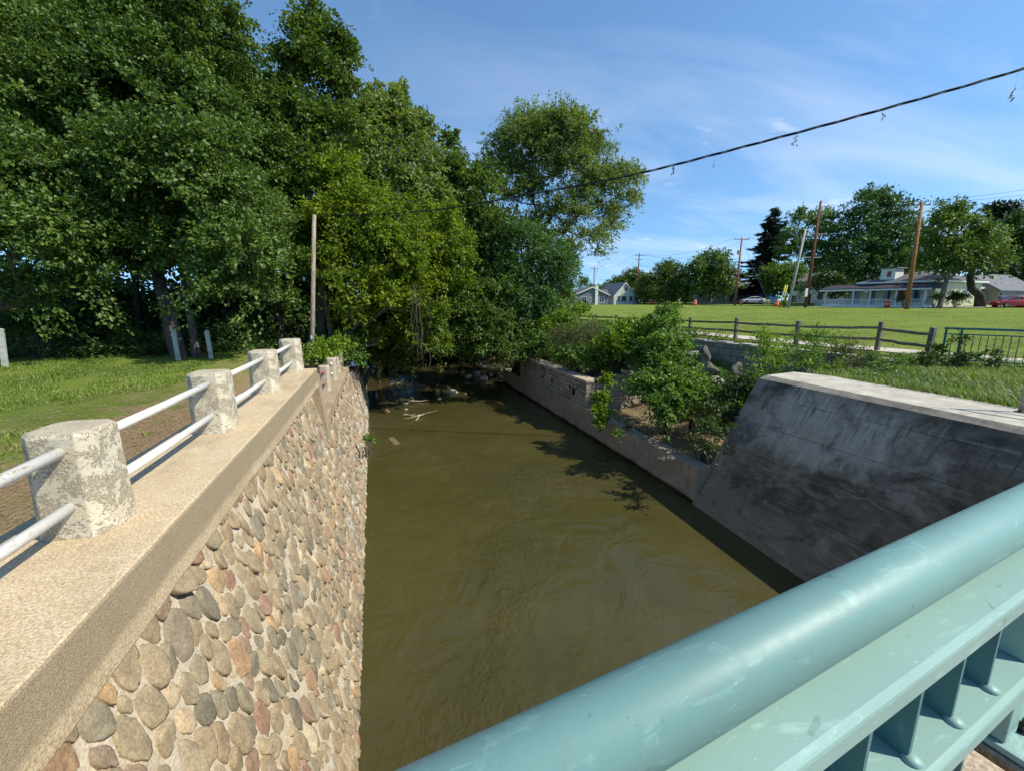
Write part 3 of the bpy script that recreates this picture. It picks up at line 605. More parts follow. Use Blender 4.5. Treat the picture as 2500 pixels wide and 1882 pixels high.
for i, y in enumerate(yq):
    und = 0.05*math.sin(y*3.1)+0.04*math.sin(y*7.7)
    zt = -2.13+0.02*math.sin(y*4) - (0.15 if y > 21.3 else 0) + (0.08 if y > 13 else 0)
    xo = xr_(y)
    vs += [(xo+0.10+und*0.5, y, -4.0), (xo+0.06+max(0, und)*0.6, y, -2.98), (xo+0.0, y, -2.86-abs(und)*0.6), (xo+0.03, y, -2.5), (xo+0.05, y, zt), (xo+0.42, y, zt+0.01), (xo+0.42, y, -4.0)]
    if i:
        a, b = 7*(i-1), 7*i
        for k in range(7): fs.append((a+k, a+(k+1) % 7, b+(k+1) % 7, b+k))
fs.append(tuple(range(7))); fs.append(tuple(7*(len(yq)-1)+k for k in range(7)))
mb.add(vs, fs).build('concrete_base', M['quay'], quay, bevel=0.012)
# block wall
def block_mat(name, a, b, dirt, bw=0.40, bh=0.20, axis='y', dirtamt=0.5):
    t = NT(name, 0.92, 0.15); x_, y_, z_ = t.xyz()
    v = t.comb(y_ if axis == 'y' else x_, z_, 0.0)
    br = t.n.new('ShaderNodeTexBrick'); t.l.new(v, br.inputs['Vector']); br.inputs['Scale'].default_value = 1.0; br.inputs['Brick Width'].default_value = bw; br.inputs['Row Height'].default_value = bh
    br.inputs['Mortar Size'].default_value = 0.012; br.inputs['Mortar Smooth'].default_value = 0.3; br.inputs['Bias'].default_value = 0.0
    br.inputs['Color1'].default_value = (*a, 1); br.inputs['Color2'].default_value = (*b, 1); br.inputs['Mortar'].default_value = (a[0]*0.35, a[1]*0.35, a[2]*0.35, 1)
    n1 = t.noise(1.7, 7, 0.65, 0.8); n2 = t.noise(45, 4, 0.7)
    col = t.mix(t.rng(n1, 0.47, 0.66, 0, dirtamt), br.outputs['Color'], dirt)
    col = t.mix(1.0, col, t.mix(t.rng(n2, 0.3, 0.7), (0.75, 0.75, 0.75), (1.2, 1.2, 1.2)), 'MULTIPLY')
    t.color(col); t.bump(t.math('ADD', t.math('MULTIPLY', br.outputs['Fac'], -1.2), t.math('MULTIPLY', n2, 0.3)), 0.03, 0.9); return t.m
M['blocks'] = block_mat('quay_blocks', (0.36, 0.305, 0.24), (0.48, 0.41, 0.325), (0.11, 0.09, 0.07), 0.40, 0.155, 'y', 0.85)
M['blocks_x'] = block_mat('return_blocks', (0.36, 0.31, 0.24), (0.46, 0.41, 0.33), (0.20, 0.16, 0.12), 0.40, 0.155, 'x', 0.4)
M['blocks_big'] = block_mat('retaining_blocks', (0.26, 0.25, 0.235), (0.34, 0.33, 0.31), (0.13, 0.12, 0.11), 0.62, 0.30, 'y', 0.6)
M['cap'] = simple('block_cap', (0.46, 0.36, 0.26), 0.9, 0.35, 5, 0.012)
def fx(y): return xr_(y)+0.075
mb = MB(); n = 18
for i in range(n):
    a = 13.85+(21.3-13.85)*i/n; b = 13.85+(21.3-13.85)*(i+1)/n; dz = 0.012*math.sin(i*2.1)
    mb.hexa([(fx(a), a, -2.06), (fx(a)+0.34, a, -2.06), (fx(b)+0.34, b, -2.06), (fx(b), b, -2.06), (fx(a)+0.02, a, -1.16+dz), (fx(a)+0.36, a, -1.16+dz), (fx(b)+0.36, b, -1.16+dz), (fx(b)+0.02, b, -1.16+dz)])
mb.build('block_courses', M['blocks'], quay)
mb = MB()
for i in range(9):
    a = 13.82+(21.3-13.82)*i/9+0.006; b = 13.82+(21.3-13.82)*(i+1)/9; dx_ = 0.02*math.sin(i*5)
    mb.hexa([(fx(a)-0.01+dx_, a, -1.165), (fx(a)+0.52, a, -1.165), (fx(b)+0.52, b, -1.165), (fx(b)-0.01+dx_, b, -1.165), (fx(a)-0.01+dx_, a, -1.08), (fx(a)+0.52, a, -1.08), (fx(b)+0.52, b, -1.08), (fx(b)-0.01+dx_, b, -1.08)])
mb.build('cap_slab', M['cap'], quay, bevel=0.01)
mb = MB()
x0 = fx(14)+0.54
mb.box((fx(14)+0.345, 13.90, -2.1), (x0, 14.25, -1.17))
for x0_, x1_, zt in ((x0, x0+0.75, -1.09), (x0+0.75, x0+1.05, -0.93), (x0+1.05, x0+1.32, -0.775), (x0+1.32, x0+1.95, -0.62)):
    mb.box((x0_+0.002, 13.97, -2.1), (x1_, 14.27, zt))
mb.build('stepped_return', M['blocks_x'], quay, bevel=0.006)
# holes of fallen blocks: near-black slabs on the face, their shade as colour
mb = MB()
for (y_h, z_h, w_h, h_h) in ((14.75, -1.80, 0.22, 0.26), (15.15, -1.62, 0.12, 0.12), (16.9, -1.72, 0.2, 0.14), (18.0, -1.72, 0.15, 0.12)):
    mb.box((fx(y_h)-0.012, y_h, z_h), (fx(y_h)+0.03, y_h+w_h, z_h+h_h))
mb.build('hole_shade_slab', simple('hole_shade', (0.012, 0.010, 0.009), 1.0, 0.3, 30, 0.01), quay, bevel=0.02)
rw = empty('block_retaining_wall', (0, 0, 0), 0, 'grey split-face block retaining wall below the rail fence', 'wall')
def rwx(y): return 13.85-0.15*(y-14.0)
mb = MB(); mc = MB(); n = 16
for i in range(n):
    a = 9.6+(18.9-9.6)*i/n; b = 9.6+(18.9-9.6)*(i+1)/n
    mb.hexa([(rwx(a)-0.08, a, -2.4), (rwx(a)+0.4, a, -2.4), (rwx(b)+0.4, b, -2.4), (rwx(b)-0.08, b, -2.4), (rwx(a), a, -0.13), (rwx(a)+0.4, a, -0.13), (rwx(b)+0.4, b, -0.13), (rwx(b), b, -0.13)])
    z1 = -0.04+0.02*math.sin(i*3.3)
    mc.hexa([(rwx(a)-0.03, a+0.012, -0.127), (rwx(a)+0.42, a+0.012, -0.127), (rwx(b)+0.42, b, -0.127), (rwx(b)-0.03, b, -0.127), (rwx(a)-0.03, a+0.012, z1), (rwx(a)+0.42, a+0.012, z1), (rwx(b)+0.42, b, z1), (rwx(b)-0.03, b, z1)])
mb.build('block_courses', M['blocks_big'], rw); mc.build('cap_slab', simple('cap_grey', (0.46, 0.42, 0.36), 0.9, 0.2, 6, 0.01), rw, bevel=0.012)

# ------------------------------------------------------------------ bridge railing in the foreground
A_R = math.radians(79.1); RD = np.array([math.sin(A_R), math.cos(A_R), 0]); RN = np.array([-RD[1], RD[0], 0])
railing = empty('bridge_railing', (0, 0, 0), math.atan2(RD[1], RD[0]), 'teal painted steel bridge railing with thick round handrail in the foreground', 'railing')
# local: x along the rail, y away from the camera
d0, d1 = -2.2, 4.5
MB().tube([(d0, 0.351, 1.165), (d1, 0.351, 1.165)], 0.057, 48).build('handrail', M['teal'], railing, smooth=True)
def plate(z_t, name):
    mb = MB(); r = 0.012; y0_, y1_ = 0.246, 0.456; th_ = 0.042
    prof = [(y0_, z_t-th_), (y0_, z_t-r)] + [(y0_+r-r*math.cos(q), z_t-r+r*math.sin(q)) for q in (0.5, 1.05)] + [(y0_+r, z_t), (y1_-r, z_t), (y1_, z_t-r), (y1_, z_t-th_), (y1_-0.01, z_t-th_), (y1_-0.01, z_t-0.012), (y0_+0.01, z_t-0.012), (y0_+0.01, z_t-th_)]
    return mb.prism(prof, d0, d1, 'x').build(name, M['teal_plate'], railing)
plate(1.105, 'top_channel'); plate(0.810, 'lower_channel')
nb_ = 0
for k in range(-12, 17):
    d = 1.006+0.182*(k-1)
    if abs(d-1.60) < 0.10: continue
    MB().box((d, 0.283, 0.8105), (d+0.011, 0.395, 1.0925)).build('baluster', M['teal_bar_shade'], railing)
    MB().lathe([(0.017, 0), (0.018, 0.003), (0.012, 0.009), (0.003, 0.012)], (d+0.006, 0.279, 0.810), 12).build('weld', M['teal_plate'], railing, smooth=True)
    dl = d-0.04
    MB().box((dl, 0.283, 0.565), (dl+0.011, 0.395, 0.768)).build('baluster', M['teal_bar_shade'], railing)
MB().box((1.56, 0.27, 0.565), (1.64, 0.43, 0.768)).build('railing_post', M['teal_plate'], railing, bevel=0.004)
MB().box((1.56, 0.27, 0.8105), (1.64, 0.43, 1.0925)).build('railing_post', M['teal_plate'], railing, bevel=0.004)
MB().box((1.545, 0.13, 0.545), (1.95, 0.47, 0.563)).build('base_plate', M['teal_plate'], railing, bevel=0.003)
bolt = MB(); bolt.lathe([(0.022, 0.564), (0.022, 0.568), (0.016, 0.568), (0.016, 0.582), (0.009, 0.584), (0.009, 0.60)], (1.66, 0.262, 0), 6); bolt.build('bolt', M['steel_dark'], railing)
# bridge kerb and deck under the railing
def rl(x, y, z): p = RD*x+RN*y; return (p[0], p[1], z)
mb = MB().hexa([rl(-2.6, -0.12, -0.02), rl(1.505, -0.12, -0.02), rl(1.505, 0.62, -0.02), rl(-2.6, 0.62, -0.02), rl(-2.6, -0.12, 0.54), rl(1.505, -0.12, 0.54), rl(1.505, 0.62, 0.54), rl(-2.6, 0.62, 0.54)])
mb.hexa([rl(1.535, -0.12, -0.02), rl(6, -0.12, -0.02), rl(6, 0.62, -0.02), rl(1.535, 0.62, -0.02), rl(1.535, -0.12, 0.54), rl(6, -0.12, 0.54), rl(6, 0.62, 0.54), rl(1.535, 0.62, 0.54)])
kerb = mb.build('bridge_kerb', M['concrete'], bevel=0.008); tag(kerb, kind='structure')
mb = MB().hexa([rl(-2.6, -4.5, -0.6), rl(12, -4.5, -0.6), rl(12, 0.6, -0.6), rl(-2.6, 0.6, -0.6), rl(-2.6, -4.5, -0.03), rl(12, -4.5, -0.03), rl(12, 0.6, -0.03), rl(-2.6, 0.6, -0.03)])
tag(mb.build('bridge_deck', M['concrete']), kind='structure')
MB().tube([rl(1.43, 0.42, 0.822), rl(1.455, 0.405, 0.826), rl(1.475, 0.385, 0.832)], 0.003, 6).build('dry_twig', simple('twig', (0.35, 0.18, 0.07), 0.8), None)
tag(bpy.data.objects['dry_twig'], 'small brown dry twig caught on the lower teal channel', 'twig')
# small pipe handrail at the lawn edge by the wing wall
hr = empty('pipe_handrail', (9.35, 4.25, 0.0), 0, 'rusty grey pipe handrail on the bleached wing wall top', 'handrail')
MB().tube([(0, 0, 0), (0, 0, 0.95)], 0.032, 12).build('upright', M['metal'], hr, smooth=True)
MB().tube([(0, 0, 0.92), (0.3, -1.2, 0.93), (0.5, -2.0, 0.93)], 0.03, 12).build('top_pipe', M['metal'], hr, smooth=True)
MB().tube([(0, 0, 0.45), (0.3, -1.2, 0.46), (0.5, -2.0, 0.46)], 0.024, 12).build('mid_pipe', M['metal'], hr, smooth=True)
MB().lathe([(0.07, 0.0), (0.07, 0.012), (0.035, 0.02)], (0, 0, 0), 14).build('foot_flange', M['steel_dark'], hr)
# ------------------------------------------------------------------ foliage tools
def unit(v): return v/(np.linalg.norm(v, axis=-1, keepdims=True)+1e-9)
def leaf_geo(P, A, N, L, Wd, fold=0.18, quads=2):
    """P base, A axis, N normal (n,3); L, Wd (n,)"""
    B = unit(np.cross(N, A)); L = L[:, None]; Wd = Wd[:, None]; n = len(P)
    if quads == 2:
        up = N*Wd*fold
        V = np.stack([P, P+A*L*0.35+B*Wd*0.5+up, P+A*L*0.72+B*Wd*0.40+up, P+A*L-N*L*0.10, P+A*L*0.72-B*Wd*0.40+up, P+A*L*0.35-B*Wd*0.5+up], 1).reshape(-1, 3)
        i = np.arange(n)*6; F_ = np.concatenate([np.stack([i, i+1, i+2, i+3], 1), np.stack([i, i+3, i+4, i+5], 1)])
        return V, F_, 6
    V = np.stack([P, P+A*L*0.45+B*Wd*0.5, P+A*L, P+A*L*0.45-B*Wd*0.5], 1).reshape(-1, 3)
    i = np.arange(n)*4
    return V, np.stack([i, i+1, i+2, i+3], 1), 4
def crown(lobes, mat, name='crown', parent=None, size=0.13, dens=1.0, clump_r=0.42, per=55, droop=0.35, narrow=0.62, quads=2, spread=0.45, flat=0.55, shell=0.55, seed=0, hang=0.0, up=0.45, thin=0.30):
    """lobes: list of (centre(3), (rx,ry,rz)). leaf clumps spread in and on the lobes"""
    r_ = np.random.default_rng(seed+101); Ps = []; As = []; Ns = []; Ls = []; Ws = []; R = []; C = []; cl_all = []
    for c, rad in lobes:
        tone = r_.random()
        rad = np.array(rad, float)*np.ones(3); rad = np.maximum(rad*1.0-0.25*clump_r, rad*0.5); area = 4*math.pi*((rad[0]*rad[1]+rad[1]*rad[2]+rad[0]*rad[2])/3)
        nc_ = max(3, int(dens*area/(clump_r**2*1.25)))
        d = unit(r_.normal(size=(nc_, 3))); d[:, 2] = np.where(d[:, 2] < -0.55, -d[:, 2]*0.6, d[:, 2]); d = unit(d)
        k = shell+(1.0-shell)*r_.random(nc_)**0.5
        k *= 1+0.30*np.sin(d[:, 0]*6+seed)*np.sin(d[:, 1]*5+1.3*seed+rad[0]*3)*np.cos(d[:, 2]*6+rad[0])+r_.normal(0, 0.10, nc_)
        cc = np.array(c)+d*k[:, None]*rad
        cr = clump_r*(0.55+0.9*r_.random(nc_))
        for j in range(nc_):
            m = int(per*(0.6+0.8*r_.random())*(cr[j]/clump_r)**1.3)+3
            # a few leafy twigs leave the clump centre, arch outwards and droop at the tip
            nt = 3+int(r_.integers(0, 3)); tw_ = unit(d[j]*0.75+np.array([0, 0, up])+r_.normal(size=(nt, 3))*0.60); ti = r_.integers(0, nt, m); u_ = r_.random(m)**0.8
            Lt = cr[j]*(1.3+1.0*r_.random(nt))[ti]; T_ = tw_[ti]
            q = T_*(u_*Lt)[:, None] + r_.normal(size=(m, 3))*np.array([1, 1, 0.7])*(thin*cr[j]*(1.0-0.6*u_))[:, None] - d[j]*cr[j]*0.5
            q[:, 2] -= (0.22+hang)*Lt*u_**2
            P = cc[j]+q; out = unit(T_+r_.normal(size=(m, 3))*0.5)
            A = unit(out*1.0+r_.normal(size=(m, 3))*spread+np.array([0, 0, -droop])); 
            N = unit(np.array([0, 0, 0.75])+d[j]*0.45+r_.normal(size=(m, 3))*0.55); N = unit(N-A*(N*A).sum(1, keepdims=True))
            L = size*(0.55+0.75*r_.random(m))*(0.75+0.6*((j*0.618) % 1.0)); Ps.append(P); As.append(A); Ns.append(N); Ls.append(L); Ws.append(L*narrow)
            R.append(r_.random(m)); C.append(np.full(m, 0.50*tone+0.38*r_.random()+0.06))
            cl_all.append((cc[j], cr[j]))
    P = np.concatenate(Ps); V, F_, kv = leaf_geo(P, np.concatenate(As), np.concatenate(Ns), np.concatenate(Ls), np.concatenate(Ws), quads=quads)
    o = mesh_np(name, V, F_, mat, parent, attrs={'rnd': np.repeat(np.concatenate(R), kv), 'clump': np.repeat(np.clip(np.concatenate(C), 0, 1), kv)})
    crown.count += len(P)
    return o, cl_all
crown.count = 0
def curve(a, b, sag=0.0, n=6, wob=0.0, r_=None, side=None):
    a = np.array(a, float); b = np.array(b, float); out = []
    for i in range(n+1):
        t_ = i/n; p = a*(1-t_)+b*t_
        p[2] += sag*4*t_*(1-t_)
        if side is not None: p += np.array(side)*4*t_*(1-t_)
        if wob and 0 < i < n: p += r_.normal(0, wob, 3)
        out.append(p)
    return out
def tree(name, base, lobes, leafm, barkm, label, group=None, cat='tree', tr=0.2, fork=None, seed=0, twigs=5, lean=0.0, trunk2=None, vis=True, **kw):
    """base (3), lobes [(centre, radius)], fork: point where limbs leave the trunk"""
    r_ = np.random.default_rng(seed+5); base = np.array(base, float)
    root = empty(name, base, 0, label, cat, group)
    L = [(np.array(c, float)-base, r) for c, r in lobes]
    _, cl = crown(L, leafm, 'crown', root, seed=seed, **kw)
    top = max(L, key=lambda q: q[0][2])
    if fork is None: fk = np.array([np.mean([q[0][0] for q in L])*0.35, np.mean([q[0][1] for q in L])*0.35, min(q[0][2] for q in L)*0.75+0.1])
    else: fk = np.array(fork, float)-base
    mb = MB()
    tp = curve((0, 0, -0.3), fk, 0, 6, tr*0.18, r_); mb.tube(tp, [tr*(1.45 if i == 0 else 1.15-0.35*i/6) for i in range(7)], 12)
    nodes = [(fk, tr*0.75)]
    for c, r in sorted(L, key=lambda q: np.linalg.norm(q[0]-fk)):
        rr = r if not hasattr(r, '__len__') else max(r)
        st, rs = min(nodes, key=lambda q: np.linalg.norm(q[0]-c)+0.45*np.linalg.norm(q[0]-fk)+(0.8 if q[0][2] > c[2] else 0))
        pts = curve(st, c, -0.05*np.linalg.norm(c-fk), 6, 0.05*rr, r_); r0 = min(rs*0.85, tr*0.62)
        nodes += [(pts[k_], r0*(1-0.75*k_/6)) for k_ in (2, 3, 4, 5)]
        mb.tube(pts, [r0*(1-0.75*i/6)+0.008 for i in range(7)], 8, cap=False)
        near = [q for q in cl if np.linalg.norm(q[0]-c) < rr*1.25]
        if near:
            for j in r_.choice(len(near), min(twigs, len(near)), replace=False):
                s0 = pts[3+int(r_.integers(0, 4))]
                mb.tube(curve(s0, near[j][0], 0.06*rr, 4, 0.03*rr, r_), [r0*0.35, r0*0.28, r0*0.2, r0*0.14, r0*0.06+0.003], 5, cap=False)
    mb.build('trunk', barkm, root, smooth=True)
    if trunk2 is not None:
        for (a, b, r1, r2) in trunk2:
            a = np.array(a)-base; b = np.array(b)-base
            MB().tube(curve(a, b, 0, 5, r1*0.15, r_), [r1*1.3]+[r1+(r2-r1)*i/5 for i in range(1, 6)], 12).build('stem', barkm, root, smooth=True)
    return root
def lob(*spec):     # (px, py, D, rpx[, squash]) measured on the photo -> lobes with real size
    out = []
    for s_ in spec:
        px, py, D, rp = s_[:4]; sq = s_[4] if len(s_) > 4 else 0.85
        off = 1.0/math.sqrt(1+((px-CXP)/FPX)**2)
        r = rp*D/FPX*(0.55+0.45*off)
        out.append((at3(px, py, D), (r, r, r*sq)))
    return out
def gz(x, y): return float(ground_h(x, y))
def gat(px, D):     # ground point below photo column px at distance D
    p = at(px, D, 0.0)
    for _ in range(3): p = at(px, D, gz(p[0], p[1]))
    return p
# ------------------------------------------------------------------ trees on the left bank
NEAR = dict(size=0.108, clump_r=0.44, per=118)
def gb(x, y): return (x, y, gz(x, y))
tree('maple_tree', gb(-6.35, 14.9), lob((440,80,15,165),(300,-90,15.5,200),(150,60,16,190),(330,250,14,200),(500,290,14.5,95),(420,430,12.8,165),(560,500,13,110),(600,620,12.2,95),(545,700,12.0,70),(640,720,12.4,52),(240,150,15,160),(300,420,12.6,110),(250,620,13.5,90),(430,620,13.2,80),(360,560,13.6,100),(180,330,14.5,120),(400,180,14.5,130),(540,380,13.5,80),(90,-60,15,160),(590,560,12.8,60)),
     M['leaf_maple'], M['bark'], 'huge maple with a thick leaning trunk behind the white marker post', 'broadleaf trees of the left bank', tr=0.21, fork=at3(395, 730, 14.4)+np.array([0,0,0.9]), seed=1, twigs=9, trunk2=[((-5.95, 15.1, -0.2), at3(440, 640, 14.6), 0.12, 0.08)], dens=0.95, **NEAR)
tree('maple_tree', gb(-10.9, 14.0), lob((40,420,11.5,130),(150,560,11.5,120),(40,620,11.0,110),(180,700,12,70),(60,250,12.5,150),(-60,500,11,120),(130,470,12,110),(-40,60,13,190),(230,520,12.3,75),(60,730,11.5,70)),
     M['leaf_maple'], M['bark'], 'dark maple at the left edge with low leafy branches over the lawn', 'broadleaf trees of the left bank', tr=0.24, seed=2, twigs=8, dens=0.95, **NEAR)
tree('broadleaf_tree', gb(-4.1, 17.4), lob((650,560,16,70),(690,640,15.5,60),(660,400,17,90),(620,300,18,110),(700,470,17,60),(690,740,15,40),(640,480,17,80),(560,640,17,80),(620,700,16.5,70),(720,640,17.5,60),(680,320,18,70),(590,420,18,80)),
     M['leaf_maple'], M['bark_dark'], 'shaded dark tree behind the bare wooden pole', 'broadleaf trees of the left bank', tr=0.16, seed=3, dens=0.9, **NEAR)
tree('ash_tree', gb(-3.2, 19.6), lob((750,125,18,64,1.15),(790,200,18.4,72),(700,230,18,50),(840,150,18.6,42,1.2),(740,300,18,85),(690,390,18,80),(830,310,18,55),(770,450,17.5,80),(760,60,18.3,40,1.3),(850,225,18.5,34),(730,540,17.5,60),(715,160,18,46),(820,110,18.4,44),(840,300,18.6,36),(800,380,18,60)),
     M['leaf_mid'], M['bark_grey'], 'tall ash with an airy sunlit top standing highest above the river', 'broadleaf trees of the left bank', tr=0.2, seed=4, twigs=12, dens=0.85, size=0.135, clump_r=0.38, per=62, shell=0.35)
tree('broadleaf_tree', gb(-3.6, 24.0), lob((930,310,22,80),(990,340,22,62),(880,300,21,60),(940,270,22,55),(1020,400,21.5,50),(920,400,21,90),(1030,480,21,60),(860,420,20,60),(960,480,21,70),(1010,330,22,40),(880,470,20,70)),
     M['leaf_willow'], M['bark_dark'], 'olive crowned tree with a rounded top between the ash and the open sky', 'broadleaf trees of the left bank', tr=0.24, seed=5, twigs=8, dens=0.85, size=0.19, clump_r=0.5, per=56)
tree('box_elder', gb(-2.9, 17.6), lob((820,450,17,58.8),(880,520,16.5,67.2),(930,600,16,63),(840,600,16,58.8),(800,540,16,50.4),(990,560,17,46.2),(1000,650,16.5,54.6),(900,700,15.6,50.4),(835,700,15.2,37.8),(960,740,16,42),(800,640,15.3,33.6),(850,760,15,28.56),(880,780,16,36.96),(940,640,17,58.8),(770,640,17,50.4),(760,560,17,42),(960,520,17.5,50.4),(1010,740,17,36.96),(920,840,17,28.56),(820,420,17.5,50.4)),
     M['leaf_yellow'], M['bark_grey'], 'bright yellow green box elder leaning over the water', 'broadleaf trees of the left bank', tr=0.17, seed=6, twigs=8, dens=0.9, size=0.125, clump_r=0.40, per=80)
tree('box_elder', gb(-2.6, 21.8), lob((1070,560,19,60),(1090,640,19,60),(1050,700,18.5,55),(1110,700,19,45),(1030,620,18,50),(1060,780,18,44),(1020,840,18,36),(1100,600,19,50),(1080,850,18.5,34),(1000,810,18,40)),
     M['leaf_yellow'], M['bark_grey'], 'smaller lime box elder hanging over the middle of the river', 'broadleaf trees of the left bank', tr=0.12, seed=7, dens=0.9, size=0.125, clump_r=0.40, per=78)
tree('broadleaf_tree', gb(-2.8, 23.4), lob((900,800,19,60),(960,820,19.5,60),(1010,780,20,60),(1050,830,20,45),(880,860,18.8,40),(950,720,20,80),(1090,800,21,50),(840,820,19,50),(930,870,19.5,40),(990,870,20,36),(860,760,20,60)),
     M['leaf_mid'], M['bark_dark'], 'low shaded tree whose drooping branches nearly touch the river', 'broadleaf trees of the left bank', tr=0.13, seed=8, dens=0.9, size=0.13, clump_r=0.42, per=80, hang=0.5)
tree('poplar_tree', gb(-1.6, 27.5), lob((1105,370,25,30,1.5),(1100,430,25,50),(1060,450,25,45),(1150,460,25,50),(1130,530,25,60),(1190,450,26,40),(1070,540,25,60),(1160,560,25.5,70),(1100,600,25,70),(1180,620,26,60),(1010,500,25,60)),
     M['leaf_mid'], M['bark_dark'], 'slender pointed tree in the middle of the treeline', 'broadleaf trees of the left bank', tr=0.18, seed=9, dens=0.8, size=0.2, clump_r=0.5, per=50)
# hanging vine
hv = MB(); base_v = at3(1022, 730, 14.6)
for k in range(9):
    p = base_v+np.array([rng.normal(0, 0.16), rng.normal(0, 0.12), rng.normal(0.2, 0.2)]); ln = 1.5+1.1*rng.random() if k < 6 else 1.0
    hv.tube([p+np.array([0.04*math.sin(i*1.3+k), 0.03*math.cos(i*0.9+k), -ln*i/8]) for i in range(9)], 0.010, 5)
q = base_v+np.array([0.05, 0, -1.6]); hv.tube([q+np.array([0.28*math.sin(u), 0.05, -0.45*(1-math.cos(u))]) for u in np.linspace(0, 3.0, 12)], 0.012, 5)
tag(hv.build('hanging_vine', M['bark']), 'bundle of bare brown vines hanging from the trees down to the water', 'vine')
# understorey of the left bank
def bush(name, px, py, D, rp, leafm, label, cat='shrub', group=None, extra=(), stem=True, base=None, **kw):
    L = lob((px, py, D, rp), *extra); c = L[0][0]
    b = np.array(base if base is not None else (c[0], c[1], gz(c[0], c[1])), float)
    root = empty(name, b, 0, label, cat, group)
    k = dict(size=0.085, clump_r=0.22, per=42, spread=0.6, quads=2, seed=int(px+py)); k.update(kw)
    _, cl = crown([(np.array(q[0])-b, q[1]) for q in L], leafm, 'foliage', root, **k)
    r_ = np.random.default_rng(int(px)); mb = MB()
    for j in r_.choice(len(cl), min(14, len(cl)), replace=False):
        mb.tube(curve(r_.normal(0, 0.06, 3)*np.array([1, 1, 0]), cl[j][0], 0.05, 4, 0.02, r_), [0.018, 0.014, 0.01, 0.007, 0.004], 5, cap=False)
    mb.build('stem', M['bark'], root, smooth=True)
    return root
UG = 'undergrowth shrubs along the left treeline'
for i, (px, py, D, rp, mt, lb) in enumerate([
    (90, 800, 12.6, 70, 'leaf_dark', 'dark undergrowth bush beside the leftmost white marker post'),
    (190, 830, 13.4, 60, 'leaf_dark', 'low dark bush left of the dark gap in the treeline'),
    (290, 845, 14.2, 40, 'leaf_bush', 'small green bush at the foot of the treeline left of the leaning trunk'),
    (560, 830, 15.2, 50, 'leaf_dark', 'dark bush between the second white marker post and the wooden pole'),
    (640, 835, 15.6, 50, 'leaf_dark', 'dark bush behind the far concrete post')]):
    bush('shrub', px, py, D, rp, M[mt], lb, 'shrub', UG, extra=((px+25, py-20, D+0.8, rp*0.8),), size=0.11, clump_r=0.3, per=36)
bush('shrub', 800, 858, 14.2, 34, M['leaf_lime'], 'bright green shrub at the foot of the wooden pole', 'shrub', extra=((775, 868, 13.6, 24), (830, 850, 14.6, 26)), size=0.09)
bush('shrub', 850, 850, 16.0, 36, M['leaf_bush'], 'feathery green shrub behind the far broken posts', 'shrub', extra=((862, 880, 16, 26), (835, 835, 16.5, 26)), size=0.08)
bush('river_weed', 903, 1075, 11.5, 10, M['leaf_bush'], 'little weed sprouting from the stone wall at the water line', 'weed', base=(-0.93, 11.3, -2.3), size=0.06, clump_r=0.08, per=20)
# deep woods behind, one mass
wp = []
for px, py, D, rp in [(80,520,19,190),(300,600,20,170),(520,560,21,170),(200,300,22,220),(480,250,22,200),(700,600,24,150),(880,640,27,150),(1040,680,30,130),(1140,640,33,110),(760,750,24,110),(950,800,30,90),(1080,820,33,80),(660,760,21,90),(1200,560,36,60),(1180,740,36,100),(0,750,17,120),(-120,400,18,220),(60,760,24,90),(180,740,25,95),(300,760,25,90),(420,760,25,90),(540,770,24,90),(660,790,22,80),(180,800,26,70),(1000,740,34,110),(1120,700,38,120),(1180,640,38,80),(880,540,30,110),(760,600,26,100),(620,500,24,120),(460,600,22,130),(150,560,20,140),(1050,860,45,60),(950,870,40,50),(1120,870,36,40),(1200,820,36,60),(1250,760,40,80),(1180,870,38,40),(1150,780,46,100),(1250,850,34,50),(1080,800,48,90),(1000,830,50,80),(1200,700,44,90),(260,790,27,60),(340,800,27,60),(430,800,27,60),(520,800,25,60),(620,830,22,50),(900,850,34,70),(1000,850,38,70),(1100,850,40,70),(820,840,26,50),(560,740,23,70),(1060,560,30,90)]:
    wp += lob((px, py, D, rp))
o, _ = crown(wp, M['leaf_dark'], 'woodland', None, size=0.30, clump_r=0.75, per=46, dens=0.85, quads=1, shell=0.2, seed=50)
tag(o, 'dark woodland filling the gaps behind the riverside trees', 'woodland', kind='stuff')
tw = MB()
for i in range(16):
    px = 60+i*62+rng.normal(0, 18); D = 17+8*rng.random(); p = at(px, D, 0); tw.tube([(p[0], p[1], -0.3), (p[0]+rng.normal(0, .15), p[1], 2.5), (p[0]+rng.normal(0, .4), p[1], 6)], [0.13+0.08*rng.random(), 0.11, 0.06], 8)
tag(tw.build('woodland_trunks', M['bark_dark'], smooth=True), 'thin dark trunks inside the shaded woodland', 'woodland', kind='stuff')
# trees upstream on the right bank
tree('elm_tree', gb(9.8, 30.5), lob((1300,470,30,46),(1265,430,30,40),(1350,520,29.5,38),(1410,530,29,42),(1245,480,29.5,30),(1375,570,29,30),(1300,540,29.5,32),(1480,560,29,34),(1205,400,30,30),(1370,344,30,86.24),(1280,354,30,74.48),(1440,384,30.5,68.6),(1505,449,30,60.76),(1390,419,29.5,68.6),(1245,409,30,45.08),(1485,519,29.5,41.16),(1530,494,30,35.28),(1425,484,29.5,45.08),(1215,354,30,33.32),(1450,584,28,33.32),(1478,624,28,21.56),(1310,304,30.3,49),(1390,309,30.3,49),(1260,324,30,41.16),(1530,424,30,31.36),(1340,394,30,58.8),(1290,454,30,33.32),(1360,504,29,25.48),(1240,474,29,21.56),(1320,644,27,29.4),(1460,454,30,49)),
     M['leaf_willow'], M['bark_dark'], 'large spreading elm with an open domed crown against the sky', 'trees of the right bank', tr=0.34, fork=at3(1325, 560, 30), seed=20, twigs=16, dens=0.72, size=0.17, clump_r=0.50, per=66, shell=0.3, narrow=0.4, up=0.3)
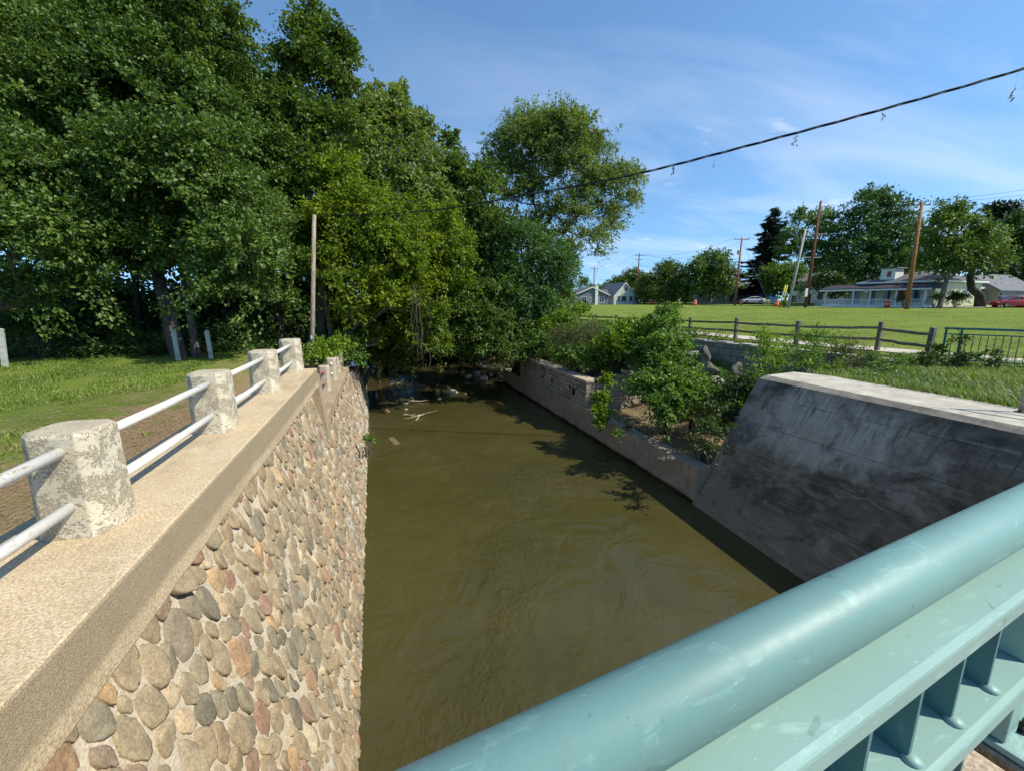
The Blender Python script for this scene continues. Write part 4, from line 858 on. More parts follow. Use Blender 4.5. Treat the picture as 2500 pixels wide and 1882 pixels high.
tree('locust_tree', gb(7.2, 25.6), lob((1270,590,24,62),(1330,640,23.5,62),(1260,680,23,58),(1355,700,24,45),(1310,740,22.5,50),(1230,640,24,40),(1340,590,25,38),(1290,810,22,40),(1370,640,25,36),(1200,700,24,50),(1230,770,23,50),(1340,780,22.5,40),(1210,590,25,50),(1280,560,25,40)),
     M['leaf_locust'], M['bark_dark'], 'feathery dark green locust tree on the far end of the right bank', 'trees of the right bank', tr=0.13, seed=21, dens=0.95, size=0.17, clump_r=0.5, per=66, narrow=0.4, hang=0.5, up=0.2)
tree('willow_tree', gb(12.6, 29.5), lob((1375,670,27,42),(1395,620,27,34),(1360,745,26,40),(1415,585,27.5,18,1.3),(1335,760,25,40),(1370,720,26,34)),
     M['leaf_willow'], M['bark_grey'], 'bushy grey green willow at the right end of the riverside trees', 'trees of the right bank', tr=0.14, seed=22, dens=0.95, size=0.17, clump_r=0.45, per=60, narrow=0.3, up=0.9)
tree('box_elder', gb(3.5, 27.3), lob((1160,770,21,44),(1215,790,20.5,42),(1190,840,20,38),(1140,830,21,34),(1230,850,20,24),(1180,720,21.5,38),(1150,860,20.5,30),(1210,880,20,22)),
     M['leaf_mid'], M['bark_dark'], 'small bright tree on the stony bank where the river bends away', 'trees of the right bank', tr=0.08, seed=23, dens=0.9, size=0.13, clump_r=0.35, per=52)
tree('sapling', gb(6.4, 24.9), lob((1245,690,22,22),(1262,720,22,18)), M['leaf_bush'], M['bark_grey'], 'thin straight sapling trunk rising beside the end of the quay wall', 'trees of the right bank', tr=0.05, seed=24, size=0.12, clump_r=0.3, per=30)
# ------------------------------------------------------------------ shrubs of the right bank
RB = 'shrubs covering the right bank'
def rb(px, py, D, rp, mt, lb, extra=(), name='shrub', cat='shrub', **kw): return bush(name, px, py, D, rp, M[mt], lb, cat, RB, extra=extra, **kw)
rb(1635, 950, 12.6, 62, 'leaf_bush', 'tall vine covered bush in the middle of the rubble bank', ((1625,860,14.6,52),(1610,805,15.8,40),(1650,995,11.6,44),(1622,1005,11.4,40),(1575,945,13.2,38),(1695,950,12.6,38),(1640,905,13.6,50)), size=0.105, clump_r=0.24)
rb(1625, 778, 16.2, 26, 'leaf_bush', 'spindly upright shoots above the vine covered bush', ((1610,758,16.2,15,1.6),(1650,766,16.2,15,1.6),(1590,785,16.2,20)), size=0.09, dens=0.7)
rb(1300, 842, 21, 36, 'leaf_bush', 'round green bush at the upstream end of the block wall', ((1275,860,20.5,26),(1335,850,20,28)), size=0.12, clump_r=0.3)
rb(1345, 800, 21, 30, 'leaf_lime', 'pale green bush under the willow', ((1380,790,21,24),(1420,765,21.5,22)), size=0.12, clump_r=0.3)
rb(1415, 835, 18, 48, 'leaf_olive', 'greyish weedy thicket with dry stems behind the block wall', ((1375,830,19,36),(1450,815,19,30),(1465,850,17.5,34)), size=0.085, narrow=0.3, clump_r=0.25)
rb(1400, 872, 17.4, 28, 'leaf_bush', 'leafy bush pushing over the middle of the wall cap', ((1360,868,17.8,18),(1440,892,16.6,20)), size=0.09)
rb(1505, 850, 16.3, 44, 'leaf_lime', 'light green broad leaved bush behind the stepped wall end', ((1540,820,16.6,34),(1540,850,17.2,26)), size=0.13, clump_r=0.28)
rb(1580, 880, 15.4, 40, 'leaf_bush', 'dense green bush right of the stepped block return', ((1590,850,16,34),), size=0.11)
rb(1468, 970, 13.3, 17, 'leaf_lime', 'ivy hanging down the corner of the block wall', ((1462,1000,13.1,15),(1468,1030,12.9,15),(1475,935,13.6,14),(1480,1015,13,14)), size=0.085, clump_r=0.14, name='ivy', cat='climber', base=(7.0, 13.6, -2.1))
rb(1508, 1058, 11.5, 9, 'leaf_bush', 'small tuft of ivy on the low concrete wall', (), size=0.06, clump_r=0.09, name='ivy', cat='climber', base=(6.75, 11.5, -2.1))
rb(1870, 880, 12.2, 44, 'leaf_lime', 'yellow green sumac with feathery leaves in front of the retaining wall', ((1850,830,12.6,30),(1900,850,12.6,28),(1845,920,11.6,28)), size=0.10, narrow=0.3, dens=0.5, name='sumac')
rb(1800, 960, 11.4, 46, 'leaf_dark', 'dark shaded bush behind the sloping end of the wing wall', ((1765,1010,10.6,34),(1790,1030,10.3,26),(1745,985,11.2,26),(1740,1050,9.8,28),(1830,940,11,34),(1730,1100,9.4,22)), size=0.085, clump_r=0.22)
rb(1950, 880, 12.0, 30, 'leaf_bush', 'bluish green weed clump just above the tip of the wing wall', ((1980,860,12.4,24),(1925,905,11.4,24)), size=0.085, narrow=0.35)
rb(1990, 835, 13.6, 26, 'leaf_bush', 'dark grass like clump against the middle of the rail fence', ((1955,830,14,20),(2030,840,13.2,22)), size=0.15, narrow=0.12, clump_r=0.25)
rb(2080, 870, 11.6, 36, 'leaf_olive', 'tangled weeds with brown stems beside the second fence post', ((2050,895,11,26),(2110,890,11,28),(2100,850,12,24),(2030,870,11.8,24)), size=0.075, narrow=0.35)
rb(2145, 890, 10.6, 24, 'leaf_bush', 'low weeds at the edge of the lawn by the wing wall top', ((2170,905,10.2,18),(2110,915,10,18)), size=0.07)
rb(2270, 875, 11.2, 20, 'leaf_dark', 'dark creeper round the last fence post next to the teal fence', ((2285,855,11.4,14),(2250,890,11,14)), size=0.07, clump_r=0.14)
rb(2350, 880, 11.0, 22, 'leaf_dark', 'creeper climbing the first teal fence bars', ((2340,840,11.2,14,1.6),(2375,870,11,16),(2330,890,11,16)), size=0.06, clump_r=0.13, dens=0.7)
rb(2430, 885, 10.8, 18, 'leaf_dark', 'small dark weed at the foot of the teal fence near the right edge', ((2435,865,10.9,11,1.4),), size=0.06, clump_r=0.13, dens=0.7)
rb(1700, 925, 12.2, 20, 'leaf_lime', 'light weeds growing among the broken concrete rubble', ((1690,945,11.9,16),), size=0.08)
rb(1720, 1040, 10.4, 20, 'leaf_bush', 'low weeds at the foot of the dark bush', ((1700,1075,9.9,12),), size=0.07)
rb(1562, 858, 17.6, 36, 'leaf_lime', 'fresh green weeds at the top of the bank left of the vine covered bush', ((1585,842,18,24),(1545,880,17,22)), size=0.11)
rb(1765, 945, 12.8, 22, 'leaf_bush', 'small green bush between the rubble and the sumac', ((1785,955,12.2,22),(1750,975,12,18)), size=0.085)
rb(1855, 985, 10.9, 32, 'leaf_lime', 'light green weeds just behind the sloping wing wall end', ((1890,940,11.3,26),(1825,1010,10.5,22)), size=0.08)
rb(2015, 905, 10.8, 20, 'leaf_lime', 'bright weeds along the back edge of the wing wall top', ((1990,900,11,16),(2045,908,10.7,16)), size=0.075)
rb(1450, 878, 16.8, 26, 'leaf_bush', 'ferny green weeds right behind the corner of the wall cap', ((1425,868,17.3,22),(1480,860,17.3,24)), size=0.10, narrow=0.4)
# ground cover on the bank, uncountable
def scatter_leaves(name, n, xr2, yr2, cond, mat, size, label, cat, seed, h=(0.0, 0.25), narrow=0.5, flat=0.2):
    r_ = np.random.default_rng(seed); x = r_.uniform(*xr2, n); y = r_.uniform(*yr2, n); z = ground_h(x, y); k = cond(x, y, z, r_); x, y, z = x[k], y[k], z[k]; n = len(x)
    P = np.stack([x, y, z+r_.uniform(h[0], h[1], n)], 1); A = unit(r_.normal(size=(n, 3))*np.array([1, 1, flat])+np.array([0, 0, 0.25])); N = unit(np.array([0, 0, 1.0])+r_.normal(size=(n, 3))*0.5); N = unit(N-A*(N*A).sum(1, keepdims=True))
    L = size*(0.6+0.8*r_.random(n)); V, F_, kv = leaf_geo(P, A, N, L, L*narrow, quads=2)
    o = mesh_np(name, V, F_, mat, attrs={'rnd': np.repeat(r_.random(n), kv), 'clump': np.repeat(np.clip(0.5+0.5*hash_n(x*3, y*3)+r_.normal(0, .1, n), 0, 1), kv)})
    return tag(o, label, cat, kind='stuff')
scatter_leaves('ground_cover', 120000, (6.9, 14.0), (8.3, 27.0), lambda x, y, z, r: (~((x < 9.6-0.1*(y-8)) & (y < 11.5))) & ((y > 14.4) | (x > 8.9)) & (z > -2.9) & (hash_n(x*2.2, y*2.0)+r.normal(0, .25, len(x)) > -0.35) & ~((y > 13.8) & (x < 7.6)), M['leaf_bush'], 0.085, 'low leafy ground cover and weeds over the right bank', 'ground cover', 61, (0.0, 0.40))
scatter_leaves('leaf_litter', 22000, (6.8, 12.5), (8.15, 13.9), lambda x, y, z, r: (z < -1.0), M['straw'], 0.05, 'loose pale wood chips and dead leaves on the rubble bank', 'litter', 62, (0.0, 0.02), 0.35)
scatter_leaves('woodland_floor', 26000, (-22, 0.0), (15.2, 23), lambda x, y, z, r: (z > -2.8) & (x < -0.42-0.05*y-1.6) & (hash_n(x, y)+r.normal(0, .3, len(x)) > -0.4), M['leaf_dark'], 0.13, 'dark ivy and seedlings on the woodland floor', 'ground cover', 63, (0.0, 0.35))
# ------------------------------------------------------------------ grass
def blades(name, x, y, h, w, mat, label, seed, bend=0.5, cat='grass', tint=None):
    r_ = np.random.default_rng(seed); n = len(x); z = ground_h(x, y)-0.01; a = r_.uniform(0, 2*math.pi, n); d = np.stack([np.cos(a), np.sin(a), 0*a], 1); p = np.stack([-np.sin(a), np.cos(a), 0*a], 1)
    hh = h*(0.5+r_.random(n))[:, None]; b = bend*(0.4+r_.random(n))[:, None]*hh; P = np.stack([x, y, z], 1); W_ = w*(0.7+0.6*r_.random(n))[:, None]; upz = np.array([0, 0, 1.0])
    m1 = P+upz*hh*0.6+d*b*0.35; t1 = P+upz*hh*0.92+d*b
    V = np.stack([P-p*W_, P+p*W_, m1+p*W_*0.8, t1, m1-p*W_*0.8], 1).reshape(-1, 3); i = np.arange(n)*5
    F_ = np.concatenate([np.stack([i, i+1, i+2, i+4], 1), np.stack([i+4, i+2, i+3, i+3], 1)])
    # use quads and a degenerate-free triangle strip: split into two meshes worth of tris
    T = np.concatenate([np.stack([i, i+1, i+2], 1), np.stack([i, i+2, i+4], 1), np.stack([i+4, i+2, i+3], 1)])
    c = np.clip(0.5+0.45*hash_n(x*1.3, y*1.1)+r_.normal(0, 0.12, n), 0, 1) if tint is None else tint
    o = mesh_np(name, V, T, mat, attrs={'rnd': np.repeat(r_.random(n), 5), 'clump': np.repeat(c, 5)})
    return tag(o, label, cat, kind='stuff')
r_ = np.random.default_rng(77)
n = 150000; y = 1.5+14.5*r_.random(n)**0.8; x = -2.3-16*r_.random(n)**1.15; dirt = (-x) < 3.5+2.6*(0.5+0.5*hash_n(x*1.6, y*0.8))
pat = hash_n(x*1.9+3, y*1.2)+0.5*hash_n(x*5, y*4.3); k = np.where(dirt, pat > 0.62, pat > -0.75+0.4*r_.random(n)); x, y = x[k], y[k]
blades('lawn_grass', x, y, 0.055, 0.006, M['grass_blade'], 'short patchy mown grass of the left lawn', 78)
n = 9000; y = 1.0+9*r_.random(n); x = -2.2-3.2*r_.random(n); a = r_.uniform(0, math.pi, n); P = np.stack([x, y, ground_h(x, y)+0.012+0.01*r_.random(n)], 1); A = np.stack([np.cos(a)*0.5, np.sin(a), 0.05*r_.normal(size=n)], 1); N = np.tile([0, 0, 1.0], (n, 1)); L = 0.05+0.12*r_.random(n)
V, F_, kv = leaf_geo(P, unit(A), N, L, np.full(n, 0.006), quads=1); tag(mesh_np('straw_litter', V, F_, M['straw'], attrs={'rnd': np.repeat(r_.random(n), kv), 'clump': np.repeat(r_.random(n), kv)}), 'dry straw lying on the bare strip behind the parapet', 'straw', kind='stuff')
# long grass behind the wing wall
n = 90000; x = r_.uniform(9.62, 16.5, n); y = r_.uniform(1.0, 10.0, n); pat = hash_n(x*2.3, y*2.1)+0.4*r_.normal(size=n); bare = ((x-12.6)**2/3.2+(y-8.6)**2/0.5) < 1
k = (pat > -0.6) & (~bare | (r_.random(n) < 0.25)) & ~((x > 13.8+0.25*(9-y)) & (r_.random(n) < 0.3)); x, y = x[k], y[k]
blades('long_grass', x, y, 0.12, 0.007, M['grass_long'], 'long tufted grass behind the wing wall', 79, 0.9)
# far lawn, coarser tufts for broken texture
n = 80000; u = r_.random(n)**0.6; d_ = 16+42*(1-u)**1.3*1.0; x = 15+(d_-16)*1.1+r_.normal(0, 3, n); y = r_.uniform(4, 62, n); x = np.clip(x, 14.6, 70); k = hash_n(x*0.8, y*0.7)+0.5*hash_n(x*2.2, y*1.8)+0.25*r_.normal(size=n) > 0.25; x, y = x[k], y[k]
blades('meadow_grass', x, y, 0.055, 0.012, M['grass_blade'], 'mown green field beyond the rail fence', 80, 0.7)
# ------------------------------------------------------------------ the wooden pole and the cable over the river
pole_top = at3(767, 526, 14.2)*1.0; pb = at(761, 14.2, -0.6)
mb = MB().tube([pb, (pb*0.5+pole_top*0.5), pole_top], [0.082, 0.072, 0.062], 16)
wp_ = empty('wooden_pole', pb, 0, 'bare weathered grey wooden pole standing on the left bank', 'pole')
mb2 = MB(); mb2.v = [tuple(np.array(v)-pb) for v in mb.v]; mb2.f = mb.f; mb2.build('pole', M['wood_pole'], wp_, smooth=True)
q = pb+(pole_top-pb)*0.22-pb; MB().box((q[0]-0.03, q[1]-0.085, q[2]-0.05), (q[0]+0.02, q[1]-0.068, q[2]+0.06)).build('notice', simple('paper', (0.7, 0.7, 0.66), 0.8), wp_)
# twisted cable: from the pole top up over the camera's right
ends = [at3(767, 530, 14.2), (0.79, 14.75, 4.42), (3.12, 13.72, 4.71), (6.97, 12.01, 5.28), (7.86, 11.61, 5.49), (10.73, 10.34, 6.16), (12.66, 9.48, 6.63), (15.34, 8.29, 7.33), (19.5, 6.4, 8.6), (26.0, 3.6, 11.0)]
ends = [np.array(e, float) for e in ends]; dl = np.cumsum([0]+[np.linalg.norm(ends[i+1]-ends[i]) for i in range(len(ends)-1)])
tt = np.linspace(0, dl[-1], 260); path = np.stack([np.interp(tt, dl, [e[k] for e in ends]) for k in range(3)], 1)
ker = np.ones(25)/25; pp = np.pad(path, ((12, 12), (0, 0)), 'edge'); path = np.stack([np.convolve(pp[:, k], ker, 'valid') for k in range(3)], 1)
cab = empty('overhead_cable', path[0], 0, 'thick twisted black cable sagging across the river and sky', 'cable')
for s_ in range(3):
    ph = s_*2*math.pi/3
    wob = np.stack([0.017*np.cos(tt*2.2+ph), 0.017*np.cos(tt*2.2+ph)*0.3, 0.022*np.sin(tt*2.2+ph)], 1)
    MB().tube(list(path+wob*np.clip(0.25+tt/12, 0, 1)[:, None]-path[0]), list(0.004+0.011*np.clip(tt/14, 0, 1)), 6).build('strand', M['cable'], cab, smooth=True)
def snag(D_px, D_py, n, ln, col, label, wide=0.03, line=0.0):
    tgt = ((D_px*1.1302, D_py*1.1302)); 
    # nearest cable point to that view ray
    r = rgt*(tgt[0]-CXP)+upv*(CYP-tgt[1])+fwd*FPX; r = r/np.linalg.norm(r); dd = path-CAM; k = np.argmin(np.linalg.norm(dd-(dd@r)[:, None]*r, axis=1)); p0 = path[k]
    o = MB(); q = p0+np.array([0, 0, -0.01]); r_ = np.random.default_rng(int(D_px))
    if line:
        line *= 1.9; o.tube([q, q+np.array([0.01, 0, -line*0.5]), q+np.array([-0.01, 0, -line])], 0.0025, 4); q = q+np.array([-0.01, 0, -line])
    for i in range(n):
        ln2 = ln*1.9; a = q+np.array([r_.normal(0, 0.02), r_.normal(0, 0.02), -ln2*i/n]); b = a+np.array([r_.normal(0, wide*1.9), r_.normal(0, wide*1.9), -ln2/n*1.4])
        o.tube([a, (a+b)/2+r_.normal(0, 0.012, 3), b], [0.009, 0.020, 0.006], 5)
    tag(o.build('fishing_tangle', col), label, 'tangle', 'snagged fishing tackle on the cable')
cd1 = simple('tackle_dark', (0.06, 0.05, 0.05), 0.7); cd2 = simple('tackle_pale', (0.42, 0.38, 0.36), 0.6); cd3 = simple('tackle_brown', (0.20, 0.09, 0.06), 0.7)
snag(2195, 156, 7, 0.16, cd2, 'pale fishing lure dangling from the cable near the right edge', 0.02, 0.20)
snag(1912, 234, 5, 0.09, cd2, 'short pale fishing tangle below the cable, second from the right', 0.01, 0.04)
snag(1720, 286, 7, 0.15, cd2, 'grey fishing tangle hanging in the middle of the open sky', 0.018, 0.03)
snag(1540, 334, 2, 0.05, cd2, 'tiny pale lure on a thin line below the cable', 0.006, 0.12)
snag(1453, 358, 6, 0.13, cd1, 'dark frayed tangle hanging from the cable right of the elm', 0.01)
snag(1378, 378, 6, 0.05, cd3, 'brown knot on the cable in front of the elm crown', 0.04)
# white marker posts at the treeline
mk = simple('marker_white', (0.42, 0.42, 0.38), 0.8, 0.25, 8, 0.004)
for px, D, h_, ln, lb in ((13, 11.2, 1.0, 0.07, 'white painted marker post leaning at the left edge of the lawn'), (436, 12.6, 0.92, -0.02, 'white painted marker post in front of the leaning maple trunk'), (516, 13.0, 0.86, -0.03, 'white painted marker post right of the leaning maple trunk')):
    p = gat(px, D); o = MB().prism([(-0.055, -0.1), (0.055, -0.1), (0.055, h_-0.02), (0.0, h_), (-0.055, h_-0.03)], -0.045, 0.045).build('marker_post', mk, bevel=0.006, loc=p); o.rotation_euler = (0, ln, 0.2); tag(o, lb, 'post', 'white marker posts along the treeline')
# ------------------------------------------------------------------ rocks and driftwood
rock_m = simple('rock_pale', (0.34, 0.30, 0.25), 0.9, 0.35, 4, 0.03, bscale=9); rock_w = simple('rock_bleached', (0.50, 0.45, 0.38), 0.9, 0.25, 5, 0.02); rock_p = simple('rock_pink', (0.44, 0.26, 0.21), 0.9, 0.2, 6, 0.01); rock_d = simple('rubble_dark', (0.19, 0.165, 0.135), 0.95, 0.45, 4, 0.03)
def rock(name, p, s, mat, label, cat='rock', group=None, seed=0, parent=None):
    import bmesh
    bm = bmesh.new(); bmesh.ops.create_icosphere(bm, subdivisions=3, radius=1.0); r_ = np.random.default_rng(seed); cuts = [unit(r_.normal(size=3)) for _ in range(9)]; lim = r_.uniform(0.42, 0.78, 9); off = r_.uniform(0, 9, 3)
    for v in bm.verts:
        c = np.array(v.co)
        for d, l in zip(cuts, lim):
            e = c@d
            if e > l: c = c-d*(e-l)*0.92
        c = c*(1+0.05*math.sin(c[0]*7+off[0])*math.cos(c[1]*6+off[1])); v.co = (c[0]*s[0], c[1]*s[1], c[2]*s[2])
    me = bpy.data.meshes.new(name); bm.to_mesh(me); bm.free(); me.materials.append(mat); o = bpy.data.objects.new(name, me); COL.objects.link(o); o.location = tuple(float(v) for v in p); o.rotation_euler = (0, 0, r_.uniform(0, 3)); return tag(o, label, cat, group)
RG = 'stones breaking the river surface'
def wat(Dx, Dy):   # displayed px -> point on the water
    r = rgt*(Dx*1.1302-CXP)+upv*(CYP-Dy*1.1302)+fwd*FPX; return CAM+r*((-3.0-CAM[2])/r[2])
for i, (a, b, s_, m_, lb) in enumerate([(978, 848, (0.42, 0.30, 0.17), rock_w, 'largest pale rock standing out of the river'), (968, 838, (0.13, 0.12, 0.11), rock_w, 'small pale stone just upstream of the largest river rock'), (948, 861, (0.22, 0.16, 0.08), rock_w, 'flat pale stone downstream of the largest river rock'), (1004, 852, (0.14, 0.10, 0.08), rock_m, 'small stone at the right of the largest river rock'), (1018, 849, (0.09, 0.08, 0.07), rock_m, 'last tiny stone to the right in the river shallows'), (837, 889, (0.19, 0.13, 0.09), rock_p, 'pinkish stone lying alone in the river near the stone wall'), (888, 898, (0.07, 0.06, 0.04), rock_w, 'tiny pale stone among the driftwood closest to the bridge'), (905, 897, (0.09, 0.07, 0.04), rock_w, 'tiny pale stone at the tip of the nearest stick'), (877, 884, (0.11, 0.09, 0.06), rock_m, 'grey stone upstream of the nearest driftwood'), (945, 832, (0.08, 0.07, 0.06), rock_m, 'small grey stone left behind the largest river rock')]):
    rock('river_rock', wat(a, b)+np.array([0, 0, s_[2]*0.15]), s_, m_, lb, 'rock', RG, i)
BG2 = 'boulders at the river bend'
for i, (a, b, s_, m_, lb) in enumerate([(1045, 822, (0.42, 0.3, 0.26), rock_w, 'bright boulder at the water edge of the river bend'), (1030, 812, (0.32, 0.25, 0.22), rock_m, 'boulder behind the bright one at the river bend'), (1012, 820, (0.34, 0.25, 0.2), rock_m, 'left boulder of the heap at the river bend'), (1060, 818, (0.25, 0.22, 0.2), rock_d, 'dark boulder next to the end of the quay wall'), (985, 815, (0.35, 0.25, 0.18), rock_d, 'dark half sunk boulder left of the heap at the bend'), (1040, 800, (0.4, 0.3, 0.25), rock_m, 'highest boulder of the heap at the river bend')]):
    rock('boulder', wat(a, b)+np.array([0, 0, 0.05+0.05*i]), s_, m_, lb, 'rock', BG2, 20+i)
RR = 'broken concrete rubble on the right bank'
for i, (px, py, D, s_, m_, lb) in enumerate([(1686, 868, 18.0, (0.42, 0.35, 0.32), rock_m, 'pale tilted boulder against the block retaining wall'), (1722, 872, 17.6, (0.3, 0.3, 0.55), rock_d, 'dark upright slab leaning on the retaining wall'), (1735, 905, 16.4, (0.42, 0.4, 0.4), rock_d, 'dark rounded rubble block below the retaining wall'), (1656, 853, 18.4, (0.22, 0.2, 0.2), rock_m, 'small pale stone at the left end of the retaining wall'), (1692, 895, 16.8, (0.16, 0.15, 0.14), rock_w, 'little bright stone in the weeds under the boulder'), (1748, 940, 14.6, (0.42, 0.35, 0.35), rock_m, 'grey rubble block in the middle of the bank'), (1712, 930, 15.6, (0.42, 0.3, 0.12), rock_w, 'flat pale broken slab on the bank'), (1725, 968, 14.0, (0.4, 0.3, 0.14), rock_m, 'flat grey slab lower on the bank'), (1765, 1055, 11.6, (0.26, 0.22, 0.16), rock_d, 'rubble piece at the foot of the wing wall slope'), (1800, 900, 16.0, (0.34, 0.3, 0.3), rock_d, 'shadowed rubble block behind the sumac')]):
    rock('rubble_block', at3(px, py, D), tuple(v*0.92 for v in s_), m_, lb, 'rubble', RR, 40+i)
drift = simple('driftwood', (0.40, 0.31, 0.20), 0.85, 0.3, 10, 0.004)
for i, (x0, y0, x1, y1, lb) in enumerate([(868, 896, 905, 902, 'forked driftwood stick nearest the bridge'), (898, 908, 925, 893, 'thin stick pointing right in the shallows'), (870, 872, 930, 867, 'long pale driftwood branch across the shallows'), (845, 855, 872, 850, 'short driftwood branch left of mid river'), (842, 835, 872, 830, 'driftwood near the hanging vines'), (905, 833, 930, 838, 'brown branch just under the vines')]):
    a = wat(x0, y0)+np.array([0, 0, 0.015]); b = wat(x1, y1)+np.array([0, 0, 0.06]); r_ = np.random.default_rng(i); mb = MB(); pts = curve(a, b, 0.02, 6, 0.05, r_); mb.tube(pts, [0.03, 0.03, 0.026, 0.024, 0.02, 0.014, 0.006], 7)
    for k in (2, 3, 4): mb.tube(curve(pts[k], pts[k]+r_.normal(0, 0.28, 3)*np.array([1, 1, 0.25])+np.array([0, 0, 0.04]), 0, 3, 0.02, r_), [0.016, 0.012, 0.009, 0.004], 5)
    tag(mb.build('driftwood', drift, smooth=True), lb, 'driftwood', 'driftwood in the shallows')
pl = wat(851, 952); o = MB().box((-0.10, -0.42, -0.05), (0.10, 0.42, 0.015)).build('sunken_plank', simple('plank_wet', (0.16, 0.12, 0.07), 0.5, 0.4, 12), bevel=0.006, loc=pl, rz=0.25); tag(o, 'waterlogged plank just breaking the water near the stone wall', 'plank')
o = MB().lathe([(0.055, 0), (0.06, 0.012), (0.05, 0.014)], at(1752, 10.0, -2.02), 18).build('white_lid', simple('lid_white', (0.75, 0.75, 0.73), 0.4)); tag(o, 'round white plastic lid lying on the wood chips', 'lid')
mb = MB(); p = at(1622, 10.1, -2.12)
for i in range(4): mb.tube([p+np.array([0.03*i, 0, 0]), p+np.array([0.06*i-0.03, 0.05*i, 0.22])], 0.006, 5)
tag(mb.build('dry_stalks', M['straw']), 'little bunch of dry pale stalks at the edge of the low wall', 'stalks')
o = rock('driftwood_log', at(1622, 10.6, -2.08), (0.26, 0.1, 0.07), rock_d, 'dark half rotten log beside the dry stalks', 'log', None, 99)
# ------------------------------------------------------------------ rail fence
FP = [(14.9, 8.95, 0.95, 0.09), (15.95, 11.05, 1.0, 0.04), (14.95, 13.3, 0.95, 0.0), (14.55, 16.0, 0.97, 0.0), (14.3, 18.8, 0.90, 0.0), (13.75, 21.6, 0.84, 0), (13.4, 24.74, 0.86, 0.0), (13.3, 27.4, 0.82, 0.0), (13.3, 30.4, 0.80, 0), (13.5, 33.5, 0.8, 0)]
fen = empty('rail_fence', (FP[0][0], FP[0][1], 0), 0, 'weathered two rail split timber fence along the lawn', 'fence')
def lo(p): return (p[0]-FP[0][0], p[1]-FP[0][1], p[2])
for i, (x, y, zt, ln) in enumerate(FP):
    a = lo((x, y, -0.3)); mb = MB(); w_ = 0.062
    mb.hexa([(a[0]-w_, a[1]-w_, a[2]), (a[0]+w_, a[1]-w_, a[2]), (a[0]+w_, a[1]+w_, a[2]), (a[0]-w_, a[1]+w_, a[2]), (a[0]-w_+ln, a[1]-w_, zt-0.02), (a[0]+w_*0.9+ln, a[1]-w_, zt), (a[0]+w_*0.9+ln, a[1]+w_, zt+0.01), (a[0]-w_+ln, a[1]+w_, zt)])
    mb.build('post', M['fence_wood'], fen, bevel=0.008)
for i in range(len(FP)-1):
    (x0, y0, z0, l0), (x1, y1, z1, l1) = FP[i], FP[i+1]
    for fz in (0.80, 0.42):
        r_ = np.random.default_rng(i*3+int(fz*10)); a = np.array(lo((x0-0.03, y0, z0*fz))); b = np.array(lo((x1-0.03, y1, z1*fz-0.03*(fz > .5)))); pts = curve(a, b, -0.015, 6, 0.008, r_)
        MB().tube(pts, [0.042, 0.052, 0.05, 0.055, 0.05, 0.052, 0.04], 6).build('rail', M['fence_wood'], fen)
# teal fence on the right
tf = empty('teal_fence', at(2283, 12.1, 0.0), 0, 'teal painted steel bar fence beside the path at the right edge', 'fence')
A_ = at(2290, 12.1, 0.0); B_ = at(2640, 10.4, 0.0); ln_ = np.linalg.norm((B_-A_)[:2]); du = (B_-A_)/ln_; ht = 0.93; zb_ = 0.05
def tl(s_, z): v = du*s_+A_-np.array(tf.location); return (v[0], v[1], z)
def bar(s0, s1, z0, z1, th_, name):
    nrm = np.array([-du[1], du[0]])*th_; a = tl(s0, 0); b = tl(s1, 0)
    return MB().hexa([(a[0]-nrm[0], a[1]-nrm[1], z0), (b[0]-nrm[0], b[1]-nrm[1], z0), (b[0]+nrm[0], b[1]+nrm[1], z0), (a[0]+nrm[0], a[1]+nrm[1], z0), (a[0]-nrm[0], a[1]-nrm[1], z1), (b[0]-nrm[0], b[1]-nrm[1], z1), (b[0]+nrm[0], b[1]+nrm[1], z1), (a[0]+nrm[0], a[1]+nrm[1], z1)]).build(name, M['teal_fence'], tf)
bar(0, ln_, ht, ht+0.055, 0.035, 'top_rail'); bar(0, ln_, ht-0.14, ht-0.11, 0.018, 'upper_rail'); bar(0, ln_, 0.10, 0.13, 0.018, 'lower_rail')
for s_ in (0.02, 0.32, 2.1, 3.9):
    if s_ < ln_: bar(s_, s_+0.05, -0.1, ht, 0.03, 'post')
s_ = 0.17; k = 0
while s_ < ln_-0.05:
    if abs(s_-0.32) > 0.07: bar(s_, s_+0.018, 0.12, ht-0.13, 0.009, 'bar')
    s_ += 0.135
# footpath behind the fences
pth = [(19.5, -2.0), (18.3, 3), (17.3, 7), (16.7, 10), (16.1, 13), (15.7, 16), (15.4, 19), (15.2, 23), (15.3, 28), (15.6, 34)]
Vp = []; Fp = []
for i in range(len(pth)*4-3):
    k = i/4; a = int(min(k, len(pth)-2)); f = k-a; c = np.array(pth[a])*(1-f)+np.array(pth[a+1])*f; dv = np.array(pth[a+1])-np.array(pth[a]); dv = dv/np.linalg.norm(dv); nv = np.array([dv[1], -dv[0]])*0.75
    for sgn in (-1, 1): q = c+nv*sgn; Vp.append((q[0], q[1], max(gz(q[0], q[1]), gz(c[0], c[1]))+0.03))
    if i: Fp.append((2*i-2, 2*i-1, 2*i+1, 2*i))
tag(mesh_np('footpath', Vp, Fp, simple('path_concrete', (0.52, 0.45, 0.37), 0.9, 0.15, 5, 0.004)), kind='structure')
